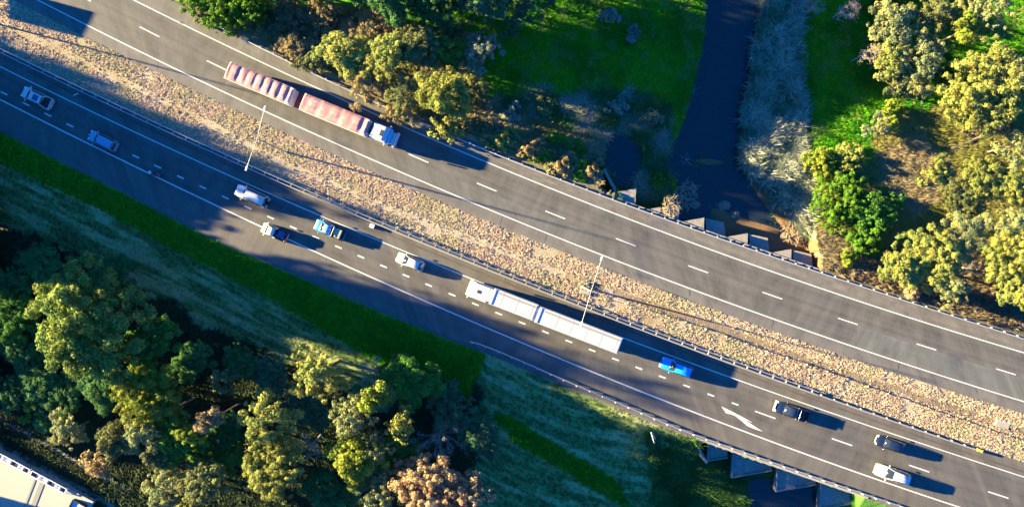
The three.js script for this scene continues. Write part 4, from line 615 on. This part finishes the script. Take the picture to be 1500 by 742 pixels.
car('small_pickup', 'small cream ute with blue load and red tail riding the lane line', 401.5, 340, { cat: 'ute', L: 4.15, W: 1.75, H: 1.7, color: [0.55, 0.52, 0.47], cab: [0.4, 0.46, 0.7, 0.84], bed: true, bedTop: 0.95, bedSide: blackTrim, gate: tailMat, extra: (t, k) => obj('cargo', [bx(-1.2, 1.0, 0.1, 1.1, 0.5, 1.1, 0.12), bx(-0.6, 0.95, -0.3, 0.5, 0.4, 0.5, 0.08)], std([0.04, 0.07, 0.16], 0.8), t) });
car('pickup_truck', 'bright blue ute carrying a beige load in its tray', 482.5, 336.5, { cat: 'ute', L: 4.85, W: 1.85, H: 1.7, color: [0.015, 0.2, 0.52], roof: [0.12, 0.34, 0.68], cab: [0.4, 0.46, 0.66, 0.8], bed: true, bedTop: 1.0, hoop: whitePost, bedSide: blackTrim, extra: (t, k) => obj('cargo', [bx(-1.55, 1.05, 0, 0.95, 0.7, 1.45, 0.12), bx(-0.95, 1.0, 0.1, 0.5, 0.5, 1.0, 0.1)], std([0.42, 0.34, 0.2], 0.9), t) });
car('hatchback', 'white hatchback ahead of the white truck', 600.5, 383.5, { cat: 'car', L: 4.35, W: 1.8, H: 1.55, color: WHITE, cab: hatch });
car('suv', 'bright blue suv just behind the white truck', 991, 538, { cat: 'car', L: 5.0, W: 1.95, H: 1.8, color: [0.01, 0.24, 0.62], cab: [0.03, 0.08, 0.56, 0.7] });
car('pickup_truck', 'dark navy ute with pale-railed open tray', 1160, 602.5, { cat: 'ute', L: 5.15, W: 1.9, H: 1.8, color: [0.008, 0.014, 0.035], cab: dual, bed: true, bedTop: 1.1, bedSide: blackTrim, rough: 0.25, hoop: chrome, extra: (t, k) => { for (const s of [1, -1]) obj('tray_rail', bx(-1.65, 1.16, s * (k.w - 0.07), 1.8, 0.06, 0.07, 0.02), whitePost, t); obj('sunlit_nose', [bx(k.hl + 0.12, 0.72, 0, 0.08, 0.5, 1.1, 0.03), bx(k.hl + 0.05, 0.55, 0, 0.16, 0.3, 1.7, 0.05)], whitePost, t); } });  // white bars at the front paint the sunlit nose of the dark ute
car('hatchback', 'dark navy hatchback between the ute and right edge', 1305, 650.5, { cat: 'car', L: 4.45, W: 1.82, H: 1.6, color: [0.008, 0.012, 0.03], cab: suv, rough: 0.22, extra: (t, k) => obj('number_plate', bx(k.hl + 0.06, 0.5, 0, 0.02, 0.13, 0.5), whitePost, t) });
car('suv', 'white suv with dark windscreen, lowest vehicle at right', 1307.5, 694.5, { cat: 'car', L: 5.3, W: 2.0, H: 1.85, color: WHITE, cab: [0.02, 0.06, 0.55, 0.7], rails: blackTrim });

// trucks -----------------------------------------------------------------------------------------
const roofSkin = std([1, 1, 1], 0.5, { map: texture(256, 128, (x, y) => { const v = 0.32 + 0.1 * fbm(x / 26, y / 26, 4) - 0.16 * smooth(0.58, 0.74, fbm(x / 60 + 3, y / 7, 3)); return toS([v, v * 0.985, v * 0.95]); }, true, [0.12, 0.4]) }), seamMat = std([0.33, 0.33, 0.325], 0.5);
const truckWhite = std([0.42, 0.42, 0.41], 0.45), chassisMat = std([0.035, 0.035, 0.04], 0.7);
function axleSet(t, xs, half) { for (const x of xs) for (const s of [1, -1]) { wheel(t, x, s * (half - 0.2), 0.5, 1.8); } }
function local(u, v, h, origin, turn) { const p = px2w(u, v, h), dx = p.x - origin.x, dz = p.z - origin.z; return [dx * Math.cos(turn) - dz * Math.sin(turn), dx * Math.sin(turn) + dz * Math.cos(turn)]; }
{ // white double-trailer truck heading left
  const o = px2w(800, 465, 0), turn = Math.PI - Math.atan(0.383), t = thing('road_train', 'long white truck with two box trailers on the lower carriageway', 'truck', [o.x, 0.012, o.z], turn, 'vehicles on the motorway');
  const at = (u, v, h) => local(u, v, h, o, turn)[0], zc = (u, v, h) => local(u, v, h, o, turn)[1];
  const nose = at(689, 421, 3), back = at(717, 432, 3), z = zc(703, 427.5, 3.4);
  const cabL = nose - back, cx = (nose + back) / 2;
  obj('cab', [bx(cx, 1.95, z, cabL, 2.7, 2.48, 0.14), bx(cx - 0.15, 3.4, z, cabL - 0.5, 0.45, 2.3, 0.16)], truckWhite, t);
  obj('roof_hatch', bx(cx + 0.1, 3.64, z, 0.55, 0.07, 0.5, 0.02), blackTrim, t);
  obj('windscreen', bx(nose + 0.005, 2.45, z, 0.05, 1.0, 2.15, 0.02), glass, t); obj('sun_visor', bx(nose + 0.16, 3.05, z, 0.4, 0.08, 2.3, 0.03), std([0.6, 0.55, 0.52], 0.5), t);
  obj('bumper', bx(nose + 0.1, 0.7, z, 0.4, 0.6, 2.45, 0.08), truckWhite, t);
  for (const s of [1, -1]) { obj('wing_mirror', bx(nose - 0.05, 2.5, z + s * 1.42, 0.2, 0.75, 0.22, 0.05), truckWhite, t); obj('headlight', bx(nose + 0.31, 0.8, z + s * 0.9, 0.06, 0.24, 0.42, 0.02), headMat, t); obj('side_window', bx(cx + 0.35, 2.45, z + s * 1.245, 1.0, 0.8, 0.03), glass, t); obj('fuel_tank', cyl(back - 0.5, 0.75, z + s * 0.95, 0.33, 0.33, 1.5, 'x', 14), alloy, t); obj('exhaust_stack', cyl(back - 0.12, 2.6, z + s * 1.05, 0.08, 0.08, 2.2), chrome, t); }
  obj('chassis', [bx(back - 1.6, 1.0, z, 5.5, 0.3, 1.0), bx(back - 0.25, 2.0, z, 0.35, 1.8, 1.7, 0.05)], chassisMat, t);
  const trailer = (u0, v0, u1, v1, nm) => { const a = at(u0, v0, 4.2), b = at(u1, v1, 4.2), l = a - b, m = (a + b) / 2, zz = zc((u0 + u1) / 2, (v0 + v1) / 2, 4.2);
    const g = new THREE.Group(); g.name = 'trailer'; g.position.set(m, 0, zz); t.add(g); if (nm) g.userData.label = nm;
    obj('box', bx(0, 2.75, 0, l, 2.9, 2.5, 0.05), truckWhite, g); obj('roof_skin', bx(-0.3, 4.22, 0, l - 0.9, 0.05, 2.3, 0.02), roofSkin, g); for (let k = 0; k < l - 1.6; k += 2.36) obj('roof_seam', bx(-l / 2 + 0.7 + k, 4.247, 0, 0.05, 0.02, 2.28), seamMat, g); obj('corner_cap', [1, -1].map((s) => bx(0, 4.2, s * 1.235, l, 0.09, 0.06, 0.02)), seamMat, g);
    obj('cooling_unit', [bx(l / 2 + 0.22, 3.2, 0, 0.42, 1.7, 2.0, 0.12), bx(l / 2 - 0.22, 4.26, 0, 0.3, 0.1, 2.36, 0.05)], std([0.3, 0.33, 0.4], 0.5), g); obj('roof_bow', bx(l / 2 - 0.02, 4.23, 0, 0.12, 0.09, 2.44, 0.03), truckWhite, g);
    obj('side_rail', [bx(0, 1.2, 1.2, l, 0.2, 0.08), bx(0, 1.2, -1.2, l, 0.2, 0.08)], std([0.1, 0.13, 0.3], 0.5), g); obj('underframe', bx(0, 1.1, 0, l * 0.96, 0.3, 1.1), chassisMat, g); obj('rear_door', [bx(-l / 2 - 0.012, 2.75, 0.62, 0.03, 2.7, 1.18), bx(-l / 2 - 0.012, 2.75, -0.62, 0.03, 2.7, 1.18)], truckWhite, g);
    axleSet(g, [-l / 2 + 1.1, -l / 2 + 2.3, -l / 2 + 3.5].slice(0, l > 9 ? 3 : 3), 1.25); return [a, b]; };
  trailer(721, 432.5, 784.5, 459, 'short white front trailer'); trailer(788, 460, 908.5, 507.5, 'long white rear trailer');
  axleSet(t, [cx + 0.2, back - 1.9, back - 3.1].map((x) => x), 1.22);
}
{ // red tarped double-trailer tipper heading right
  const o = px2w(455, 152, 0), turn = -Math.atan(0.412), t = thing('tipper_truck', 'white truck with two red-tarped tipper trailers on upper carriageway', 'truck', [o.x, 0.012, o.z], turn, 'vehicles on the motorway');
  const L = (u, v, h) => local(u, v, h, o, turn), tarp = std([1, 1, 1], 0.75, { map: texture(256, 128, (x, y) => toS([0.45, 0.18, 0.165].map((c, i) => c * (0.75 + 0.5 * fbm(x / 34, y / 34, 4)) + (fbm(x / 50 + 9, y / 20, 3) > 0.56 ? 0.06 : 0) * (i ? 1 : 1.2))), true) }), tubMat = std([0.6, 0.55, 0.5], 0.5);
  const trailer = (u0, v0, u1, v1, nm, depths) => { const [b, zb] = L(u0, v0, 3.3), [a, za] = L(u1, v1, 3.3), l = a - b, m = (a + b) / 2, z = (za + zb) / 2;
    const g = new THREE.Group(); g.name = 'trailer'; g.position.set(m, 0, z); g.rotation.y = -Math.atan2(za - zb, l); g.userData.label = nm; t.add(g);
    const side = (s) => { const pts = [[-l / 2 - 0.15, 3.3], [l / 2, 3.3], [l / 2 - 0.35, 1.3], [-l / 2 + 0.2, 1.3]]; const gm = prism(pts.map(([x, y]) => [x, -y]), -0.04, 0.04); gm.rotateX(Math.PI / 2); gm.rotateX(Math.PI); gm.translate(0, 0, s * 1.22); return gm; };
    obj('tub_side', [bx(0, 2.25, 1.22, l, 2.1, 0.08), bx(0, 2.25, -1.22, l, 2.1, 0.08), bx(0, 3.32, 1.26, l + 0.1, 0.16, 0.14, 0.03), bx(0, 3.32, -1.26, l + 0.1, 0.16, 0.14, 0.03)], tubMat, g); void side;
    obj('tub_end', [bx(l / 2 + 0.02, 2.35, 0, 0.1, 2.3, 2.5, 0.03), bx(-l / 2 - 0.02, 2.3, 0, 0.1, 2.2, 2.5, 0.03)], tubMat, g); obj('tub_floor', bx(0, 1.25, 0, l, 0.12, 2.4), tubMat, g);
    // the tarp sags between its hoops
    const nb = depths.length, nx = nb * 14, nz = 14, P = [], U = [], I = []; for (let i = 0; i <= nx; i++) for (let j = 0; j <= nz; j++) { const s = i / nx, q = j / nz * 2 - 1, k = Math.min(nb - 1, Math.floor(s * nb)), f = s * nb - k, sag = depths[k] * Math.pow(Math.sin(Math.PI * f), 4) * Math.pow(Math.max(0, 1 - q * q), 0.5); const edge = Math.pow(Math.abs(q), 5); P.push((s - 0.5) * (l + 0.1), 3.42 + 0.36 * (1 - edge) - sag + 0.025 * fbm(s * 40, q * 3, 2) - (Math.abs(s - 0.5) > 0.49 ? 0.25 : 0), q * 1.29); U.push(s * 3, j / nz); if (i && j) { const c = i * (nz + 1) + j; I.push(c - nz - 2, c - nz - 1, c - 1, c - 1, c - nz - 1, c); } }
    const gg = new THREE.BufferGeometry(); gg.setAttribute('position', new THREE.Float32BufferAttribute(P, 3)); gg.setAttribute('uv', new THREE.Float32BufferAttribute(U, 2)); gg.setIndex(I); gg.computeVertexNormals(); obj('tarp', gg, tarp, g);
    obj('headboard', bx(l / 2 - 0.25, 3.5, 0, 0.5, 0.3, 2.4, 0.06), tubMat, g);
    obj('underframe', bx(0, 1.0, 0, l * 0.95, 0.3, 1.1), chassisMat, g); axleSet(g, [-l / 2 + 0.9, -l / 2 + 2.1, -l / 2 + 3.3], 1.25); obj('mudguard', [1, -1].map((s) => bx(-l / 2 + 2.1, 1.12, s * 1.02, 3.6, 0.06, 0.5, 0.02)), std([0.22, 0.02, 0.02], 0.5), g); return a; };
  trailer(333, 102.5, 427, 141.5, 'rear trailer with a deeply ribbed pink tarp', [0.05, 0.14, 0.08, 0.09, 0.1, 0.11, 0.17, 0.15]);
  trailer(443, 148.5, 538, 187.5, 'front trailer with a smoother pink-red tarp', [0.04, 0.05, 0.03, 0.05, 0.03, 0.16]);
  const [dx, dz] = L(435, 147, 1); obj('dolly', [bx(dx, 1.05, dz, 2.2, 0.2, 2.2, 0.04), bx(dx - 0.4, 1.2, dz, 0.5, 0.16, 1.2, 0.05)], std([0.25, 0.03, 0.04], 0.5), t);
  const [rear, zr] = L(545, 188, 3), [front, zf] = L(568, 200, 3), cx = (rear + front) / 2, z = (zr + zf) / 2, l = front - rear, cabBlue = std([0.46, 0.48, 0.5], 0.4);
  const g = new THREE.Group(); g.name = 'prime_mover'; g.position.set(cx, 0, z); t.add(g);
  obj('cab', [bx(0, 2.1, 0, l, 2.5, 2.45, 0.16), bx(-0.2, 3.4, 0, l - 0.7, 0.35, 2.2, 0.14)], cabBlue, g); obj('roof_hatch', bx(0.35, 3.55, 0, 0.5, 0.1, 0.95, 0.03), blackTrim, g);
  obj('windscreen', bx(l / 2 + 0.01, 2.5, 0, 0.06, 0.95, 2.1, 0.02), glass, g); obj('sun_visor', bx(l / 2 + 0.3, 3.15, 0, 0.4, 0.08, 2.25, 0.03), paintOf([0.12, 0.35, 0.6]), g); obj('bull_bar', [bx(l / 2 + 0.95, 1.0, 0, 0.3, 1.2, 2.45, 0.08), bx(l / 2 + 0.5, 0.75, 0.8, 0.9, 0.2, 0.15), bx(l / 2 + 0.5, 0.75, -0.8, 0.9, 0.2, 0.15)], std([0.55, 0.62, 0.7], 0.35), g); obj('bonnet', bx(l / 2 + 0.35, 1.4, 0, 0.8, 1.1, 1.9, 0.16), cabBlue, g);
  for (const s of [1, -1]) { obj('wing_mirror', bx(l / 2 - 0.15, 2.5, s * 1.45, 0.2, 0.7, 0.25, 0.05), cabBlue, g); obj('headlight', bx(l / 2 + 0.77, 1.2, s * 0.75, 0.06, 0.25, 0.4, 0.02), headMat, g); obj('side_window', bx(0.3, 2.5, s * 1.235, 0.9, 0.75, 0.03), glass, g); obj('exhaust_stack', cyl(-l / 2 - 0.2, 2.6, s * 0.95, 0.09, 0.09, 2.3), chrome, g); }
  obj('chassis', [bx(-2.2, 0.95, 0, 5.4, 0.3, 1.0), bx(-l / 2 - 0.6, 1.5, 0, 0.7, 0.7, 1.9, 0.08)], chassisMat, g); axleSet(g, [l / 2 - 0.3, -l / 2 - 1.6, -l / 2 - 2.8], 1.22);
}
{ // motorcycle and rider
  const s = slope(LD, 225), p = px2w(225.5, 254.5, 0.7), turn = Math.atan2(s, -1), t = thing('motorcycle', 'motorcycle in the shade hugging the left edge line', 'motorcycle', [p.x, 0.018, p.z], turn, 'vehicles on the motorway');
  const wg = new THREE.TorusGeometry(0.25, 0.065, 8, 20), wr = cyl(0, 0, 0, 0.05, 0.05, 0.14, 'z');
  for (const x of [0.72, -0.68]) { const w = obj('wheel', wg, rubber, t); w.position.set(x, 0.315, 0); obj('hub', wr, alloy, w); }
  obj('fork', [tube(new THREE.Vector3(0.72, 0.32, 0.08), new THREE.Vector3(0.45, 0.98, 0.1), 0.03, 0.03), tube(new THREE.Vector3(0.72, 0.32, -0.08), new THREE.Vector3(0.45, 0.98, -0.1), 0.03, 0.03)], chrome, t);
  obj('engine', bx(0.02, 0.45, 0, 0.5, 0.4, 0.34, 0.08), alloy, t); obj('fuel_tank', bx(0.18, 0.84, 0, 0.52, 0.26, 0.34, 0.12), paintOf([0.35, 0.04, 0.08]), t); obj('seat', bx(-0.38, 0.8, 0, 0.72, 0.12, 0.3, 0.05), blackTrim, t); obj('tail', bx(-0.82, 0.78, 0, 0.3, 0.16, 0.2, 0.06), paintOf([0.35, 0.04, 0.08]), t); obj('fairing', [bx(0.62, 0.92, 0, 0.4, 0.34, 0.42, 0.14), bx(0.5, 1.14, 0, 0.12, 0.22, 0.34, 0.05)], paintOf([0.6, 0.62, 0.64]), t); obj('handlebar', cyl(0.42, 1.04, 0, 0.018, 0.018, 0.74, 'z'), blackTrim, t); obj('exhaust', cyl(-0.4, 0.42, 0.18, 0.06, 0.05, 0.8, 'x'), chrome, t); obj('swing_arm', [bx(-0.4, 0.34, 0.1, 0.6, 0.07, 0.04), bx(-0.4, 0.34, -0.1, 0.6, 0.07, 0.04)], alloy, t);
  // the rider: one skin around a posed skeleton
  const capsule = (px, py, pz, a, b) => { const bx_ = b[0] - a[0], by = b[1] - a[1], bz = b[2] - a[2], q = clamp(((px - a[0]) * bx_ + (py - a[1]) * by + (pz - a[2]) * bz) / (bx_ * bx_ + by * by + bz * bz + 1e-9)); return Math.hypot(px - a[0] - bx_ * q, py - a[1] - by * q, pz - a[2] - bz * q) - lerp(a[3], b[3], q); };
  const skin = (bones, c, half, N, k) => { const mc = new MarchingCubes(N, rubber, false, false, 200000); mc.isolation = 0; for (let z = 0; z < N; z++) for (let y = 0; y < N; y++) for (let x = 0; x < N; x++) { const X = c[0] + (x / N * 2 - 1) * half, Y = c[1] + (y / N * 2 - 1) * half, Z = c[2] + (z / N * 2 - 1) * half; let e = 0; for (const [a, b] of bones) e += Math.exp(-capsule(X, Y, Z, a, b) / k); mc.field[x + y * N + z * N * N] = k * Math.log(e + 1e-30); }
    mc.update(); const n = mc.count, g = new THREE.BufferGeometry(), P = mc.positionArray.slice(0, n * 3), Q = mc.normalArray.slice(0, n * 3); for (let i = 0; i < n; i++) for (let j = 0; j < 3; j++) P[i * 3 + j] = P[i * 3 + j] * half + c[j]; g.setAttribute('position', new THREE.BufferAttribute(P, 3)); g.setAttribute('normal', new THREE.BufferAttribute(Q, 3)); return g; };
  const bones = [[[-0.38, 0.95, 0, 0.17], [-0.2, 1.2, 0, 0.17]], [[-0.2, 1.2, 0, 0.17], [-0.02, 1.42, 0, 0.17]], [[0.0, 1.45, -0.19, 0.085], [0.0, 1.45, 0.19, 0.085]], [[0, 1.46, 0, 0.07], [0.1, 1.6, 0, 0.06]]];
  for (const q of [1, -1]) bones.push([[0, 1.44, q * 0.21, 0.07], [0.16, 1.2, q * 0.33, 0.055]], [[0.16, 1.2, q * 0.33, 0.055], [0.39, 1.08, q * 0.32, 0.04]], [[-0.36, 0.92, q * 0.13, 0.105], [0.08, 0.78, q * 0.25, 0.078]], [[0.08, 0.78, q * 0.25, 0.078], [-0.16, 0.36, q * 0.24, 0.055]], [[-0.16, 0.33, q * 0.24, 0.055], [0.06, 0.29, q * 0.25, 0.045]]);
  const parts = [skin(bones, [0, 0.95, 0], 0.9, 72, 0.02)];
  for (const q of [1, -1]) { const f = [[[0.38, 1.08, q * 0.32, 0.032], [0.43, 1.07, q * 0.33, 0.03]]]; for (let i = 0; i < 4; i++) { const z0 = q * (0.29 + i * 0.024), l = [0.9, 1, 0.95, 0.8][i]; f.push([[0.44, 1.085, z0, 0.0105], [0.465 + 0.006 * l, 1.06, z0, 0.01]], [[0.465 + 0.006 * l, 1.06, z0, 0.01], [0.447, 1.03, z0, 0.009]], [[0.447, 1.03, z0, 0.009], [0.42, 1.024, z0, 0.0085]]); } f.push([[0.4, 1.06, q * 0.285, 0.012], [0.425, 1.03, q * 0.27, 0.01]], [[0.425, 1.03, q * 0.27, 0.01], [0.448, 1.028, q * 0.28, 0.009]]); parts.push(skin(f, [0.42, 1.06, q * 0.325], 0.11, 44, 0.004)); }
  const r = thing('person', 'rider in dark maroon jacket and pale helmet astride the motorcycle', 'person', [p.x, 0.018, p.z], turn);
  obj('body', mergeGeometries(parts), std([0.1, 0.03, 0.05], 0.8), r);
  const hm = obj('helmet', [new THREE.SphereGeometry(0.15, 18, 14).scale(1.1, 1.05, 0.95).translate(0.14, 1.7, 0), bx(0.24, 1.61, 0, 0.12, 0.12, 0.17, 0.04)], paintOf([0.62, 0.64, 0.66]), r); obj('visor', bx(0.262, 1.71, 0, 0.08, 0.1, 0.21, 0.035), glass, hm);
}
// ---------------------------------------------------------------- flat-roofed building at the lower left corner, the track beside it
{
  const y = -1.7, g0 = px2w(60, 700, -3.5), turn = -Math.atan(0.53), t = thing('industrial_building', 'pale flat-roofed building with white parapet frames at bottom left corner', 'building', [g0.x, 0, g0.z], turn);
  const Lc = (u, v, h) => local(u, v, h, g0, turn), [xa, za] = Lc(-140, 592, y), [xb] = Lc(133, 738, y), zE = Lc(60, 694, y)[1]; void za;
  const roofMat = std([1, 1, 1], 0.8, { map: texture(512, 256, (x, q) => toS([0.34, 0.31, 0.265].map((c) => c * (0.82 + 0.25 * fbm(x / 60, q / 40, 4) + 0.05 * hash2(x, q) - 0.1 * smooth(0.6, 0.7, fbm(x / 9, q / 80, 3))))), true, [0.04, 0.08]) }), wallMat = std([0.5, 0.46, 0.4], 0.85), frame = std([0.72, 0.72, 0.74], 0.5), navy = std([0.02, 0.025, 0.07], 0.5);
  const len = xb - xa, mx = (xa + xb) / 2;
  obj('wall', bx(mx, (y - 5) / 2 - 0.1, zE + 14.2, len, y + 4.8, 28, 0.02), wallMat, t); obj('roof', bx(mx, y - 0.1, zE + 14.2, len + 0.3, 0.2, 28.4, 0.03), roofMat, t);
  obj('upper_storey', bx(mx - 1.5, y + 4.1, zE + 19.2, len - 3, 8.2, 17, 0.05), wallMat, t);
  // the parapet: open frames over dark louvres, one bay after another
  for (let i = 0, x = xb - 4.3; x > xa + 3; x -= 6.55, i++) {
    const w = 6.2, p = new THREE.Group(); p.name = 'parapet_bay'; p.position.set(x - w / 2, y, zE + 0.35); t.add(p);
    obj('frame', [bx(0, 0.5, -0.42, w, 0.1, 0.1), bx(0, 0.5, 0.42, w, 0.1, 0.1), ...[-0.5, -0.28, -0.05, 0.2, 0.32, 0.5].map((k) => bx(k * w * 0.985, 0.5, 0, 0.1, 0.1, 0.9)), ...[-0.5, 0, 0.5].flatMap((k) => [bx(k * w * 0.98, 0.25, -0.42, 0.09, 0.5, 0.09), bx(k * w * 0.98, 0.25, 0.42, 0.09, 0.5, 0.09)])], frame, p);
    [[-0.39, 0.2], [0.08, 0.22], [0.41, 0.16]].forEach(([k, ww]) => obj('dark_panel', bx(k * w, 0.3, 0, ww * w, 0.12, 0.72), navy, p)); [[-0.165, 0.2], [0.26, 0.1]].forEach(([k, ww]) => obj('slat', [-0.25, 0, 0.25].map((q) => bx(k * w, 0.36, q, ww * w, 0.06, 0.12)), frame, p));
  }
  const hx = Lc(119, 728, y + 0.8)[0], hz = zE + 1.6, h = new THREE.Group(); h.name = 'roof_hatch'; h.position.set(hx, y, hz); t.add(h);
  obj('box', [bx(0, 0.35, 0.66, 2.3, 0.7, 0.1), bx(0, 0.35, -0.66, 2.3, 0.7, 0.1), bx(1.12, 0.35, 0, 0.1, 0.7, 1.4), bx(-1.12, 0.35, 0, 0.1, 0.7, 1.4), bx(0, 0.05, 0, 2.2, 0.1, 1.3)], blackTrim, h); obj('lid', bx(0.5, 0.5, 0, 1.05, 0.08, 1.2, 0.02), truckWhite, h); obj('skylight', bx(-0.55, 0.4, 0, 1.0, 0.06, 1.2, 0.02), std([0.2, 0.36, 0.5], 0.2), h);
  for (const [u, w] of [[63, 0.3], [76, 0.75]]) { const q = Lc(u, 712, y)[0], m = obj('dark_roof_strip', bx(0, 0, 0, w, 0.05, 8), std([0.2, 0.19, 0.18], 0.9), t); m.position.set(q - 1.2, y + 0.03, zE + 5.2); m.rotation.y = 0.12; }  // two dark grey strips laid across the roof
  const track = (pts, w, mat, label) => { const gs = []; const P = [], I = []; pts.forEach(([u, v], i) => { const p = px2w(u, v, -3.6), q = px2w(...pts[Math.min(i + 1, pts.length - 1)], -3.6), o = px2w(...pts[Math.max(0, i - 1)], -3.6), d = new THREE.Vector2(q.x - o.x, q.z - o.z).normalize(); for (const k of [1, -1]) { const X = p.x - d.y * w * k / 2, Z = p.z + d.x * w * k / 2; P.push(X, height(X, Z) + 0.07, Z); } if (i) I.push(2 * i - 2, 2 * i, 2 * i - 1, 2 * i, 2 * i + 1, 2 * i - 1); }); void gs; const g = new THREE.BufferGeometry(); g.setAttribute('position', new THREE.Float32BufferAttribute(P, 3)); g.setIndex(I); g.computeVertexNormals(); structure(obj('path', g, mat), label, 'path'); };
  const dirt = std([0.2, 0.17, 0.13], 0.95), along = (u0, v0, u1, v1, n = 24) => Array.from({ length: n + 1 }, (_, i) => [lerp(u0, u1, i / n), lerp(v0, v1, i / n) + Math.sin(i * 1.7) * 1.2]);
  track(along(-20, 603, 190, 718), 0.8, dirt, 'narrow dirt track between the wood and the pale building'); track(along(20, 594, 120, 655), 1.1, dirt, 'short bare earth path under the straggling olive tree'); track(along(-20, 640, 170, 742), 0.9, dirt, 'earth path along the wall of the pale building');
}
renderer.render(scene, camera);
